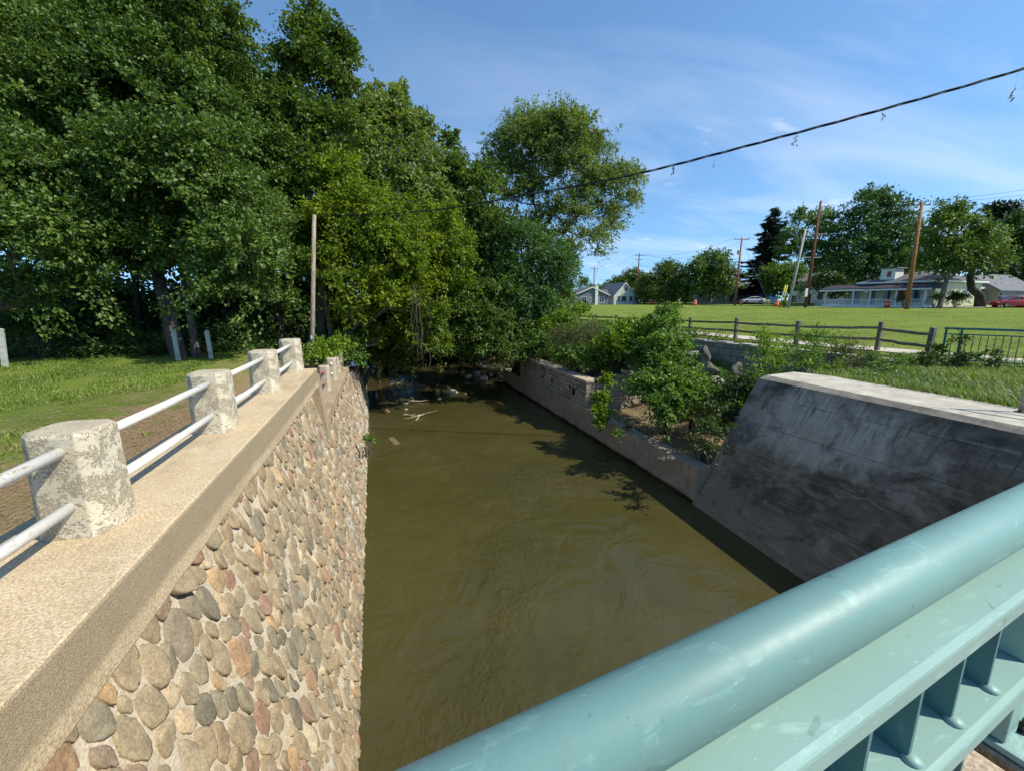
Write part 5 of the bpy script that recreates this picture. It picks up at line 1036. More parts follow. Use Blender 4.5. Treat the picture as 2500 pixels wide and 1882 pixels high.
# ------------------------------------------------------------------ road, drive and far ground markings
def ribbon(name, pts, w_, mat, dz):
    V = []; F_ = []
    pts = [np.array(p, float)[:2] for p in pts]; P_ = []
    for i in range(len(pts)-1):
        for k in range(8): P_.append(pts[i]*(1-k/8)+pts[i+1]*k/8)
    P_.append(pts[-1])
    for i, c in enumerate(P_):
        d = P_[min(i+1, len(P_)-1)]-P_[max(i-1, 0)]; d = d/np.linalg.norm(d); nv = np.array([d[1], -d[0]])*w_/2; zc = max(gz(*(c+nv)), gz(*c), gz(*(c-nv)))+dz
        V += [(*(c-nv), zc), (*(c+nv), zc)]
        if i: F_.append((2*i-2, 2*i-1, 2*i+1, 2*i))
    return tag(mesh_np(name, V, F_, mat), kind='structure')
asph = simple('asphalt', (0.13, 0.125, 0.12), 0.9, 0.2, 3, 0.005); conc2 = simple('kerb_concrete', (0.58, 0.53, 0.45), 0.9, 0.1, 2)
def g2(px, D): p = gat(px, D); return (p[0], p[1])
ribbon('road', [g2(2900, 50), g2(2420, 66), g2(2160, 74), g2(1900, 88), g2(1700, 108), g2(1500, 135), g2(1300, 175)], 6.5, asph, 0.03)
ribbon('pavement', [g2(1700, 84), g2(1795, 82)], 1.6, conc2, 0.05)
ribbon('pavement', [g2(1950, 66), g2(2030, 64)], 1.6, conc2, 0.05)
ribbon('driveway', [g2(2270, 56), g2(2380, 56), g2(2560, 55)], 3.2, conc2, 0.06)
# ------------------------------------------------------------------ traffic drums
dr_o = simple('drum_orange', (0.85, 0.09, 0.02), 0.5, 0.1, 4); dr_w = simple('drum_white', (0.80, 0.74, 0.70), 0.5, 0.1, 4)
blk = simple('rubber_black', (0.02, 0.02, 0.02), 0.7)
d0_ = empty('traffic_drum', (0, 0, 0), 0, 'x', 'traffic drum', 'orange and white traffic drums along the road')
MB().lathe([(0.31, 0), (0.31, 0.05), (0.28, 0.06)], (0, 0, 0), 16).build('base', blk, d0_)
MB().lathe([(0.30, 0.07), (0.30, 0.28), (0.285, 0.30), (0.285, 0.50), (0.265, 0.52), (0.265, 0.74), (0.245, 0.76), (0.245, 0.96), (0.22, 1.0), (0.1, 1.01)], (0, 0, 0), 20).build('barrel', dr_o, d0_, smooth=True)
for z0 in (0.38, 0.79): 
    r0 = 0.288 if z0 < 0.5 else (0.268 if z0 < 0.7 else 0.248)
    MB().lathe([(r0-0.01, z0+0.02), (r0+0.004, z0+0.022), (r0+0.003, z0+0.11), (r0-0.01, z0+0.112)], (0, 0, 0), 20).build('white_band', dr_w, d0_)
MB().box((-0.08, -0.02, 1.0), (0.08, 0.02, 1.07)).build('grip', dr_o, d0_)
for i, (px, D, lb) in enumerate([(1589.5, 104, 'left one of the two touching orange drums farthest left'), (1596.5, 103, 'right one of the two touching orange drums farthest left'), (1672, 104, 'orange drum standing alone below the first round tree'), (1696, 88, 'orange drum at the left end of the pale pavement strip'), (1809, 85, 'orange drum at the nose of the white car'), (1895, 72, 'orange drum just left of the yellow guy guards'), (2165, 58, 'nearest orange and white drum in front of the porch')]):
    o = d0_ if i == 0 else copy_tree(d0_); o.location = tuple(gat(px, D)); o['label'] = lb; o.rotation_euler = (0, 0.03*(i % 3-1), i); o.scale = (1.12, 1.12, 1.1)
# ------------------------------------------------------------------ utility poles and wires
def upole(px, D, tx, ty, r, mat, label, arms=(), name='utility_pole', ground=None, group='utility poles along the road'):
    b = gat(px, D); tp = at3(tx, ty, D); 
    root = empty(name, b, 0, label, 'utility pole', group); v = tp-b
    MB().tube([(0, 0, -0.3), v*0.5, v], [r*1.15, r, r*0.75], 12).build('pole', mat, root, smooth=True)
    tops = []
    for (f, w_, mt) in arms:
        c = v*f; ax = rgt*w_/2*1.0; MB().tube([c-ax+np.array([0, 0, 0.0]), c+ax], 0.07, 6).build('crossarm', mt, root)
        for sg in (-0.95, 0.0, 0.95):
            q = c+ax*sg; tops.append(b+q+np.array([0, 0, 0.3])); 
            if sg: MB().lathe([(0.05, 0), (0.07, 0.1), (0.04, 0.2), (0.03, 0.3)], (q[0], q[1], q[2]+0.03), 8).build('insulator', M['metal'], root)
    return root, b, tp, tops
gm = M['pole_grey']
R1 = upole(2213, 48, 2251, 497, 0.19, M['pole_orange'], 'tall orange brown utility pole in front of the porch house', ((0.985, 1.9, M['pole_red']),))
R2 = upole(1966, 60, 2004, 492, 0.19, M['pole_red'], 'dark red utility pole behind the leaning grey one', ((0.47+0.22, 3.0, gm), (0.47, 2.4, gm)))
R3 = upole(1923, 56, 1967, 560, 0.17, M['pole_grey'], 'pale grey utility pole leaning to the right', ())
R4 = upole(1794, 86, 1811.5, 581, 0.20, M['pole_orange'], 'orange utility pole with crossarm left of the spruce', ((0.975, 3.0, M['pole_red']),))
R5 = upole(1553.6, 112, 1561, 619, 0.17, M['pole_red'], 'brown utility pole with two crossarms beside the white house', ((0.955, 2.1, M['pole_red']), (0.87, 1.6, M['pole_red'])))
R6 = upole(1449, 150, 1451, 652, 0.17, M['pole_red'], 'farthest brown utility pole behind the grey house', ((0.95, 2.6, M['pole_red']),))
def fix(root, fn): 
    b = np.array(root.location); return fn(b)
b4 = np.array(R4[0].location); v4 = R4[2]-b4; c = v4*0.78; MB().lathe([(0.26, -0.4), (0.26, 0.35), (0.1, 0.42)], (c[0]-0.4*rgt[0], c[1]-0.4*rgt[1], c[2]), 14).build('transformer', simple('transformer_grey', (0.35, 0.36, 0.37), 0.5), R4[0])
b5 = np.array(R5[0].location); v5 = R5[2]-b5; c = v5*0.56; MB().tube([c, c-rgt*0.9+np.array([0, 0, 0.5]), c-rgt*1.9+np.array([0, 0, 0.55])], 0.05, 6).build('lamp_arm', M['metal'], R5[0]); MB().box(tuple(c-rgt*2.3+np.array([0, -0.2, 0.45])), tuple(c-rgt*1.7+np.array([0, 0.2, 0.62]))).build('lamp_head', simple('lamp_white', (0.7, 0.7, 0.7)), R5[0], bevel=0.05)
b2 = np.array(R2[0].location); MB().box(tuple(rgt*-0.55+np.array([0, -0.3, 1.5])), tuple(rgt*-0.1+np.array([0, -0.2, 2.6]))).build('meter_box', simple('box_white', (0.62, 0.62, 0.60)), R2[0], bevel=0.02)
def wire(a, b, sag, r, name, label):
    o = MB().tube(curve(a, b, -sag, 14), r, 4).build(name, M['wire']); return tag(o, label, 'wire', 'overhead wires')
far_r = at3(2700, 430, 40)
wire(R1[3][0], far_r, 0.3, 0.014, 'power_line', 'upper wire leaving the tall orange pole to the right'); wire(R1[3][2], far_r+np.array([0, 0, -0.5]), 0.4, 0.014, 'power_line', 'lower wire leaving the tall orange pole to the right')
wire(R2[2], R1[3][0], 0.8, 0.016, 'power_line', 'wire between the dark red pole and the tall orange pole')
wire(R4[3][0], R5[3][0], 1.6, 0.022, 'power_line', 'upper wire between the spruce pole and the white house pole'); wire(R4[3][2], R5[3][2], 2.2, 0.022, 'power_line', 'second wire between the spruce pole and the white house pole')
wire(b4+v4*0.70, b5+v5*0.76, 1.2, 0.03, 'power_line', 'low wire crossing in front of the round trees')
wire(R5[3][0], R6[3][0], 1.8, 0.024, 'power_line', 'upper wire from the white house pole to the farthest pole'); wire(b5+v5*0.76, R6[1]+(R6[2]-R6[1])*0.7, 2.0, 0.03, 'power_line', 'lower wire from the white house pole to the farthest pole')
wire(R2[2]-np.array([0, 0, 1.5]), R4[3][2], 1.5, 0.02, 'power_line', 'wire running behind the spruce top')
yg = simple('guard_yellow', (0.62, 0.56, 0.05), 0.5)
for i, (px, D, tx, ty, lb) in enumerate([(1903, 57, 1918, 697, 'left yellow plastic guy wire guard by the leaning pole'), (1909, 57, 1922.5, 697, 'right yellow plastic guy wire guard by the leaning pole')]):
    b = gat(px, D); tp = at3(tx, ty, D); tag(MB().tube([b, tp], 0.06, 8).build('guy_guard', yg, smooth=True), lb, 'guy guard', 'yellow guy wire guards')
b = gat(1882, 60); tp = b4+v4*0.95; tag(MB().tube([b, tp], 0.02, 4).build('guy_wire', M['wire']), 'thin guy wire slanting down in front of the spruce', 'wire')
bar_ = empty('sawhorse', gat(1870, 60), 0, 'small yellowish wooden sawhorse on the grass behind the white car', 'sawhorse'); sh = simple('sawhorse_wood', (0.48, 0.40, 0.18), 0.7)
for sg in (-0.35, 0.35):
    for a_ in (-0.3, 0.3): MB().tube([(sg, a_, 0), (sg*0.7, 0, 0.95)], 0.035, 6).build('leg', sh, bar_)
MB().box((-0.5, -0.04, 0.85), (0.6, 0.04, 1.0)).build('beam', sh, bar_)
# road signs seen from behind
for i, (px, py, D, w_, lb) in enumerate([(1911, 716, 68, 0.75, 'grey back of a road sign left of the leaning pole'), (1937, 717, 68, 0.75, 'grey back of a road sign right of the leaning pole'), (1963, 716, 70, 0.75, 'grey back of a road sign behind the dark red pole'), (1977, 714, 70, 0.7, 'pale back of a road sign right of the dark red pole'), (2109, 711, 62, 0.6, 'square white sign back beside the porch'), (1603, 726, 112, 0.6, 'small pale sign back beside the touching drums')]):
    b = gat(px, D); c = at3(px, py, D)-b; s_ = empty('road_sign', b, 0, lb, 'road sign', 'backs of road signs'); MB().tube([(0, 0, 0), (0, 0, c[2]+0.2)], 0.035, 6).build('sign_post', M['metal'], s_)
    mb = MB(); k = 8 if i < 4 else 4; mb.v = []; ring = [(w_*0.55*math.cos(math.pi/k+2*math.pi*j/k), w_*0.55*math.sin(math.pi/k+2*math.pi*j/k)) for j in range(k)]
    mb.prism([(a, bb+c[2]) for a, bb in ring], -0.05, -0.03); o = mb.build('sign_plate', simple('sign_back', (0.36, 0.37, 0.36), 0.5) if i != 4 else simple('sign_white', (0.62, 0.60, 0.60), 0.5), s_); o.rotation_euler = (0, 0, -0.6)
# ------------------------------------------------------------------ houses
glass = NT('window_glass', 0.08, 0.6); glass.color((0.03, 0.035, 0.045)); glass = glass.m; white = simple('trim_white', (0.74, 0.74, 0.72), 0.6, 0.05)
shing = simple('roof_shingle', (0.12, 0.115, 0.115), 0.9, 0.25, 2.5, 0.01, bscale=8); shing2 = simple('roof_grey', (0.17, 0.17, 0.18), 0.9, 0.2, 2.5, 0.01, bscale=8)
def siding(name, c):
    t = NT(name, 0.7, 0.2); x_, y_, z_ = t.xyz(); f = t.math('FRACT', t.math('MULTIPLY', z_, 6.0)); t.color(t.mix(t.rng(f, 0.0, 0.15, 0.0, 1.0), tuple(v*0.6 for v in c), c)); t.bump(f, 0.02, 0.5); return t.m
def window(root, wall_, x, z, w_, h_, y=0.0, face='y', n=2):
    fr = MB(); e = 0.09
    for a, b in (((x-w_/2-e, -0.04, z-e), (x+w_/2+e, 0.0, z)), ((x-w_/2-e, -0.04, z+h_), (x+w_/2+e, 0.0, z+h_+e)), ((x-w_/2-e, -0.04, z), (x-w_/2, 0.0, z+h_)), ((x+w_/2, -0.04, z), (x+w_/2+e, 0.0, z+h_)), ((x-0.025, -0.03, z), (x+0.025, 0.0, z+h_))): fr.box(a, b)
    f = fr.build('window', white, root); MB().box((x-w_/2, -0.015, z), (x+w_/2, 0.01, z+h_)).build('pane', glass, f)
    if face == 'y': f.location = (0, y, 0)
    else: f.location = (y, 0, 0); f.rotation_euler = (0, 0, math.pi/2)
    return f
def gable_house(name, loc, rz, w_, d_, he, hp, wm, rm, label, axis='gable_front', over=0.35):
    r = empty(name, loc, rz, label, 'house')
    if axis == 'gable_front':
        MB().prism([(-w_/2, -0.5), (w_/2, -0.5), (w_/2, he), (0, hp), (-w_/2, he)], 0, d_).build('wall', wm, r)
        mb = MB(); k = (hp-he)/(w_/2); o_ = over
        for sg in (-1, 1):
            x1 = sg*(w_/2+o_); z1 = he-k*o_; mb.hexa([(0, -o_, hp+0.02), (x1, -o_, z1+0.02), (x1, d_+o_, z1+0.02), (0, d_+o_, hp+0.02), (0, -o_, hp+0.2), (x1, -o_, z1+0.16), (x1, d_+o_, z1+0.16), (0, d_+o_, hp+0.2)])
        rf = mb.build('roof', rm, r); tm = MB()
        for sg in (-1, 1):
            x1 = sg*(w_/2+o_); z1 = he-k*o_; tm.hexa([(0, -o_-0.05, hp-0.06), (x1, -o_-0.05, z1-0.06), (x1, -o_-0.01, z1-0.06), (0, -o_-0.01, hp-0.06), (0, -o_-0.05, hp+0.2), (x1, -o_-0.05, z1+0.16), (x1, -o_-0.01, z1+0.16), (0, -o_-0.01, hp+0.2)])
        tm.build('barge_board', white, rf)
    else:
        MB().prism([(0, -0.5), (d_, -0.5), (d_, he), (d_/2, hp), (0, he)], -w_/2, w_/2, 'x').build('wall', wm, r)
        mb = MB(); k = (hp-he)/(d_/2); o_ = over
        for (y1, z1) in ((-o_, he-k*o_), (d_+o_, he-k*o_)): mb.hexa([(-w_/2-o_, y1, z1+0.02), (w_/2+o_, y1, z1+0.02), (w_/2+o_, d_/2, hp+0.02), (-w_/2-o_, d_/2, hp+0.02), (-w_/2-o_, y1, z1+0.16), (w_/2+o_, y1, z1+0.16), (w_/2+o_, d_/2, hp+0.2), (-w_/2-o_, d_/2, hp+0.2)])
        mb.build('roof', rm, r); 
    return r
def face_rz(px): 
    d = rgt*((px-CXP)/FPX)+fwd; return -math.atan2(d[0], d[1])
slate = siding('siding_slate', (0.17, 0.185, 0.215)); pale = siding('siding_pale', (0.40, 0.44, 0.47)); cream = siding('siding_cream', (0.66, 0.62, 0.44)); blue = siding('siding_blue', (0.035, 0.10, 0.30)); mint = siding('siding_green', (0.30, 0.42, 0.32)); whs = siding('siding_white', (0.60, 0.60, 0.57))
p = at(1444, 104, 0.72); h1 = gable_house('house', p, face_rz(1444)+0.32, 8.3, 9, 2.35, 4.1, slate, shing, 'slate grey gabled house with a white chimney on its front')
for x, w_, h_, z in ((-1.9, 1.2, 1.2, 0.75), (0.0-0.35, 0.6, 0.9, 0.85), (2.5, 1.2, 1.2, 0.6)): window(h1, None, x-0.0, z, w_, h_)
MB().box((0.75, -0.35, -0.4), (1.45, 0.0, 4.5)).build('chimney', white, h1, bevel=0.02)
p = at(1493, 110, 0.72); hg = gable_house('garage', p, face_rz(1493)+0.3, 6.0, 6, 2.3, 3.6, pale, shing, 'low garage with a white door between the grey and the white house', 'side'); hg['category'] = 'garage'
MB().box((-1.6, -0.05, -0.2), (1.5, 0.0, 2.0)).build('garage_door', white, hg)
p = at(1524, 108, 0.72); h2 = gable_house('house', p, face_rz(1524)+0.55, 6.0, 9, 2.2, 5.3, whs, shing2, 'pale house with a steep grey roof behind the brown utility pole')
window(h2, None, 0.2, 3.3, 0.8, 0.9); window(h2, None, -1.6, 0.8, 0.8, 1.3); window(h2, None, -0.2, 0.8, 1.3, 1.3); window(h2, None, 1.8, 0.8, 0.9, 1.3)
MB().box((3.0, 2.0, -0.3), (5.4, 5.2, 2.4)).build('porch', white, h2); MB().hexa([(2.9, 1.8, 2.4), (5.7, 1.8, 2.4), (5.7, 5.4, 2.4), (2.9, 5.4, 2.4), (2.9, 1.8, 3.4), (4.0, 1.8, 2.9), (4.0, 5.4, 2.9), (2.9, 5.4, 3.4)]).build('porch_roof', shing2, h2)
for k in range(3): MB().box((3.25+k*0.75, 1.95, 0.7), (3.7+k*0.75, 2.0, 1.9)).build('window', glass, h2)
p = at(1752, 104, 0.9); h3 = gable_house('house', p, face_rz(1752)+0.5, 5.5, 7, 2.9, 5.3, mint, shing, 'small pale green house between the round trees'); window(h3, None, -1.2, 1.1, 0.8, 1.2); window(h3, None, 1.0, 1.1, 0.6, 1.2)
p = at(1815, 110, 0.9); h4 = gable_house('house', p, face_rz(1815)+0.45, 12, 7, 3.0, 5.2, blue, shing, 'deep blue house behind the spruce', 'side'); window(h4, None, -3.6, 1.0, 1.5, 1.4); window(h4, None, 0.2, 1.0, 0.9, 1.2); MB().box((3.4, -2.6, -0.5), (7.0, 0.0, 1.9)).build('annex', siding('siding_bright_blue', (0.06, 0.24, 0.60)), h4)
p = at(1760, 95, 0.72); o = MB().box((-5, 0, -0.5), (6.5, 0.4, 0.65)).build('garden_wall', simple('dark_stone', (0.13, 0.11, 0.09), 0.9, 0.4, 3), loc=p, rz=face_rz(1760)+0.2); tag(o, 'low dark stone garden wall under the green and blue houses', 'wall')
# white garden wall with a curved top
p = at(2000, 72, 0.85); pts = [(-1.0, -0.4), (5.2, -0.4), (5.2, 1.05), (2.6, 1.1)]+[(2.6-3.4*math.sin(u), 1.1*math.cos(u)) for u in np.linspace(0.1, 1.35, 8)]
o = MB().prism(pts, 0, 0.3).build('garden_wall', simple('wall_limewash', (0.42, 0.44, 0.46), 0.9, 0.15, 2), loc=p, rz=face_rz(2020)-0.1); tag(o, 'whitewashed garden wall with a curved sloping top', 'wall')
p = at(2093, 70, 0.85); o = MB().box((-3.2, 0, -0.4), (2.6, 0.25, 0.85)).build('garden_wall', simple('wall_pierced', (0.40, 0.41, 0.41), 0.9, 0.3, 4), loc=p, rz=face_rz(2093)-0.1); tag(o, 'lower pale garden wall left of the porch', 'wall')
p = at(2030, 92, 1.0); h5 = gable_house('house', p, face_rz(2030)+0.2, 13, 8, 4.8, 6.6, whs, shing, 'white house mostly hidden by the dark trees', 'side')
for x in (-4.5, -2.2, 0.2, 2.6, 4.8): window(h5, None, x, 0.9, 0.9, 1.7)
# cream house with porch: local x along the lit side wall, y away
corner = at(2277, 58, 0.85); hy = empty('house', corner, 0.13, 'cream house with a hipped roof and a long white porch', 'house')
Wd_, Dp_ = 11.6, 9.0; He = 3.55
MB().box((0, 0, -0.6), (Wd_, Dp_, He)).build('wall', cream, hy)
o_ = 0.5; MB().add([(-o_, -o_, He), (Wd_+o_, -o_, He), (Wd_+o_, Dp_+o_, He), (-o_, Dp_+o_, He), (Wd_*0.33, Dp_/2, He+1.3), (Wd_*0.67, Dp_/2, He+1.75)], [(0, 3, 2, 1), (0, 1, 5, 4), (1, 2, 5), (2, 3, 4, 5), (3, 0, 4)]).build('roof', shing, hy)
MB().box((-o_-0.02, -o_-0.02, He-0.22), (Wd_+o_, -o_+0.06, He)).build('fascia', white, hy); MB().box((-o_-0.02, -o_+0.07, He-0.22), (-o_+0.06, Dp_+o_, He)).build('fascia', white, hy)
fwn = window(hy, None, 7.6, 1.25, 0.85, 1.45); MB().box((6.65, -0.03, 1.2), (7.05, 0.0, 2.75)).build('shutter', simple('shutter', (0.45, 0.40, 0.36)), hy); MB().box((8.15, -0.03, 1.2), (8.55, 0.0, 2.75)).build('shutter', simple('shutter', (0.45, 0.40, 0.36)), hy)
dm = MB().box((0.6, 5.2, He+0.2), (2.6, 7.0, He+1.9)).build('dormer', white, hy); MB().hexa([(0.3, 4.9, He+1.9), (2.9, 4.9, He+1.9), (2.9, 7.3, He+1.9), (0.3, 7.3, He+1.9), (0.4, 5.0, He+2.05), (2.9, 5.0, He+2.05), (2.9, 7.2, He+2.05), (0.4, 7.2, He+2.05)]).build('dormer_roof', shing, hy); MB().box((0.57, 5.7, He+0.7), (0.6, 6.2, He+1.5)).build('dormer_window', simple('curtain_red', (0.30, 0.09, 0.07)), hy)
# porch along the shaded front (facing -x)
pw = 2.4; py1 = 13.0
MB().box((-pw, -0.3, -0.6), (-0.01, py1, 0.30)).build('porch_floor', white, hy); MB().hexa([(-pw-0.35, -0.7, 2.45), (-0.01, -0.7, 2.45), (-0.01, py1+0.4, 2.45), (-pw-0.35, py1+0.4, 2.45), (-pw-0.35, -0.7, 2.62), (-0.01, -0.7, 3.25), (-0.01, py1+0.4, 3.25), (-pw-0.35, py1+0.4, 2.62)]).build('porch_roof', simple('porch_roof_dark', (0.05, 0.04, 0.055), 0.8), hy)
MB().box((-pw-0.38, -0.75, 2.28), (-pw-0.28, py1+0.4, 2.5)).build('porch_fascia', white, hy)
for y in (0.0, 3.2, 6.4, 8.6, 12.6): MB().box((-pw, y-0.09, 0.3), (-pw+0.18, y+0.09, 2.45)).build('porch_column', white, hy)
rl_ = MB(); rl_.box((-pw+0.05, 0.1, 1.02), (-pw+0.12, 12.5, 1.1)); rl_.box((-pw+0.05, 0.1, 0.42), (-pw+0.12, 12.5, 0.48))
for k in range(56): rl_.box((-pw+0.07, 0.2+k*0.22, 0.48), (-pw+0.10, 0.26+k*0.22, 1.02))
rl_.build('porch_railing', white, hy)
for y, w_ in ((1.6, 1.0), (5.0, 0.9), (9.0, 1.3)): MB().box((-0.03, y, 0.7), (-0.005, y+w_, 2.3)).build('window', glass, hy)
MB().box((-0.03, 7.0, 0.35), (-0.004, 7.9, 2.35)).build('door', simple('door_teal', (0.12, 0.20, 0.20)), hy); MB().box((-0.04, 3.4, 0.7), (-0.006, 4.2, 2.2)).build('curtained_window', simple('curtain_red', (0.30, 0.07, 0.06)), hy)
# side porch right of the house
sp = np.array([Wd_, 1.0, 0]); MB().box((Wd_+0.01, 0.2, 2.55), (Wd_+7.0, 5.2, 2.8)).build('side_porch_roof', white, hy)
for x in (Wd_+0.3, Wd_+2.4, Wd_+4.6, Wd_+6.7): MB().box((x, 0.3, -0.3), (x+0.22, 0.52, 2.55)).build('side_porch_post', white, hy)
MB().box((Wd_+0.6, 0.4, 0.6), (Wd_+2.4, 0.46, 1.1)).build('side_porch_rail', white, hy); MB().box((Wd_+0.02, 4.9, -0.3), (Wd_+6.8, 5.1, 2.5)).build('side_porch_back', simple('shade_wood', (0.16, 0.07, 0.05)), hy)
p = at(2480, 64, 0.9); hz_ = gable_house('garage', p, 0.1, 11, 7, 2.35, 4.6, siding('siding_taupe', (0.34, 0.30, 0.26)), shing2, 'grey roofed garage at the right edge behind the red car', 'side'); hz_['category'] = 'garage'
# retaining for the mailbox and bins
p = gat(1408.5, 100); mbx = empty('mailbox', p, 0, 'small pale mailbox left of the grey house', 'mailbox'); MB().box((-0.04, -0.04, 0), (0.04, 0.04, 0.5)).build('stand', white, mbx); MB().box((-0.2, -0.2, 0.1), (0.2, 0.2, 0.55)).build('box', simple('mail_cream', (0.66, 0.64, 0.45)), mbx, bevel=0.03)
for k, (px, lb) in enumerate(((1424.5, 'left dark wheelie bin in front of the grey house'), (1429, 'right dark wheelie bin in front of the grey house'))):
    p = gat(px, 101); b_ = empty('wheelie_bin', p, face_rz(px), lb, 'bin', 'dark bins by the grey house'); MB().hexa([(-0.22, -0.25, 0), (0.22, -0.25, 0), (0.22, 0.25, 0), (-0.22, 0.25, 0), (-0.28, -0.33, 0.95), (0.28, -0.33, 0.95), (0.28, 0.33, 0.95), (-0.28, 0.33, 0.95)]).build('body', blk, b_); MB().hexa([(-0.3, -0.36, 0.955), (0.3, -0.36, 0.955), (0.3, 0.36, 0.955), (-0.3, 0.36, 0.955), (-0.28, -0.3, 1.03), (0.28, -0.3, 1.03), (0.28, 0.36, 1.06), (-0.28, 0.36, 1.06)]).build('lid', blk, b_)
# ------------------------------------------------------------------ cars
def car(loc, rz, paint, label, hatch=False):
    r = empty('car', loc, rz, label, 'car'); L_, Wc = 4.45, 1.78
    st = [(-2.22, 0.42, 0.62, 0.66), (-2.15, 0.28, 0.78, 0.80), (-1.6, 0.22, 0.90, 0.86), (-1.0, 0.20, 0.97, 0.88), (0.0, 0.20, 0.98, 0.89), (1.0, 0.20, 1.0, 0.89), (1.7, 0.22, 1.04, 0.87), (2.12, 0.28, 1.02, 0.82), (2.22, 0.42, 0.80, 0.74)]
    mb = MB(); vs = []; fs = []; prof = 8
    for x, zb, zt, hw in st:
        vs += [(x, -hw*0.92, zb), (x, -hw, zb+0.12), (x, -hw, zt-0.22), (x, -hw*0.88, zt), (x, hw*0.88, zt), (x, hw, zt-0.22), (x, hw, zb+0.12), (x, hw*0.92, zb)]
    for i in range(len(st)-1):
        for k in range(8): fs.append((i*8+k, i*8+(k+1) % 8, (i+1)*8+(k+1) % 8, (i+1)*8+k))
    fs += [tuple(range(8)), tuple(range(64, 72))[::-1]]
    mb.add(vs, fs).build('body', paint, r, smooth=False, bevel=0.05)
    cs = [(-1.25, 0.96, 0.80, 0.97), (-0.45, 1.40, 0.62, 1.0), (0.75, 1.44, 0.62, 1.0), (1.75 if hatch else 1.6, 1.02, 0.72, 0.97)]
    mb = MB(); g_ = MB()
    zb = 0.95; P = []
    for x, zt, hw, _ in cs: P.append((x, zt, hw))
    g_.add([(-1.2, -0.80, zb), (1.72, -0.80, zb), (1.72, 0.80, zb), (-1.2, 0.80, zb), (-0.45, -0.62, 1.37), (0.85, -0.62, 1.39), (0.85, 0.62, 1.39), (-0.45, 0.62, 1.37)], [(0, 3, 2, 1), (4, 5, 6, 7), (0, 1, 5, 4), (1, 2, 6, 5), (2, 3, 7, 6), (3, 0, 4, 7)]).build('windows', glass, r)
    MB().hexa([(-0.5, -0.645, 1.365), (0.9, -0.645, 1.375), (0.9, 0.645, 1.375), (-0.5, 0.645, 1.365), (-0.35, -0.58, 1.42), (0.75, -0.58, 1.44), (0.75, 0.58, 1.44), (-0.35, 0.58, 1.42)]).build('roof', paint, r, bevel=0.02)
    for sg in (-1, 1):
        pm = MB()
        for (xa, za, xb, zb2) in ((-1.22, 0.95, -0.45, 1.38), (0.15, 0.95, 0.12, 1.38), (1.72, 0.97, 0.85, 1.39)): pm.tube([(xa, sg*0.81, za), (xb, sg*0.635, zb2)], 0.04, 6)
        pm.build('pillar', paint, r)
        for x in (-1.38, 1.32):
            w_ = MB().lathe([(0.30, -0.10), (0.33, -0.08), (0.33, 0.08), (0.30, 0.10)], (x, sg*0.82, 0.33), 18, 'y').build('wheel', blk, r); MB().lathe([(0.02, -0.105), (0.21, -0.108), (0.21, 0.108), (0.02, 0.105)], (x, sg*0.82, 0.33), 12, 'y').build('rim', M['metal'], w_)
        MB().box((-2.23, sg*0.62-0.14, 0.58), (-2.10, sg*0.62+0.14, 0.70)).build('headlight', white, r, bevel=0.02); MB().box((2.12, sg*0.62-0.16, 0.72), (2.235, sg*0.62+0.16, 0.90)).build('tail_light', simple('tail_red', (0.35, 0.02, 0.02), 0.3), r, bevel=0.02)
    return r
carw = NT('car_white', 0.25, 0.5); carw.color((0.72, 0.73, 0.74)); carr = NT('car_red', 0.22, 0.5); carr.color((0.42, 0.02, 0.03))
cw = car(gat(1838, 92), face_rz(1838)+0.22, carw.m, 'white saloon car parked behind the orange drum')
crd = car(gat(2474, 54), face_rz(2474)-math.pi/2-0.9+math.pi, carr.m, 'red hatchback with its dark rear window at the right edge', True)
# a person bending beside the red car
pr_ = gat(2438, 54); per = empty('person', pr_, 0.6, 'person in blue grey clothes stooping beside the red car', 'person')
def skinned(name, verts, edges, rad, mat, parent, sub=2):
    me = bpy.data.meshes.new(name); me.from_pydata(verts, edges, []); o = bpy.data.objects.new(name, me); COL.objects.link(o); o.parent = parent
    m = o.modifiers.new('skin', 'SKIN'); 
    for i, v in enumerate(me.skin_vertices[0].data): v.radius = (rad[i], rad[i])
    me.skin_vertices[0].data[0].use_root = True; o.modifiers.new('sub', 'SUBSURF').levels = sub; o.modifiers['sub'].render_levels = sub; me.materials.append(mat); return o
jean = simple('clothes_blue', (0.13, 0.17, 0.24), 0.9, 0.15); skin = simple('skin', (0.45, 0.27, 0.20), 0.6, 0.05)
skinned('body', [(0, 0, 0.92), (0.02, 0, 1.15), (0.12, 0, 1.38), (0.2, 0, 1.5), (0.26, 0, 1.62), (0.26, 0, 1.74), (0.1, 0.19, 1.40), (0.25, 0.22, 1.14), (0.42, 0.16, 0.98), (0.1, -0.19, 1.40), (0.25, -0.22, 1.14), (0.42, -0.16, 0.98), (0, 0.1, 0.86), (0.05, 0.11, 0.48), (-0.02, 0.11, 0.07), (0.12, 0.11, 0.04), (0, -0.1, 0.86), (0.08, -0.11, 0.48), (0.0, -0.11, 0.07), (0.14, -0.11, 0.04)],
    [(0, 1), (1, 2), (2, 3), (3, 4), (4, 5), (2, 6), (6, 7), (7, 8), (2, 9), (9, 10), (10, 11), (0, 12), (12, 13), (13, 14), (14, 15), (0, 16), (16, 17), (17, 18), (18, 19)],
    [0.15, 0.14, 0.15, 0.06, 0.09, 0.085, 0.07, 0.05, 0.035, 0.07, 0.05, 0.035, 0.09, 0.065, 0.045, 0.04, 0.09, 0.065, 0.045, 0.04], jean, per)
MB().lathe([(0.02, 1.80), (0.09, 1.77), (0.105, 1.70), (0.10, 1.62), (0.02, 1.60)], (0.25, 0, 0), 14).build('hair', simple('hair_dark', (0.05, 0.035, 0.03)), per, smooth=True)
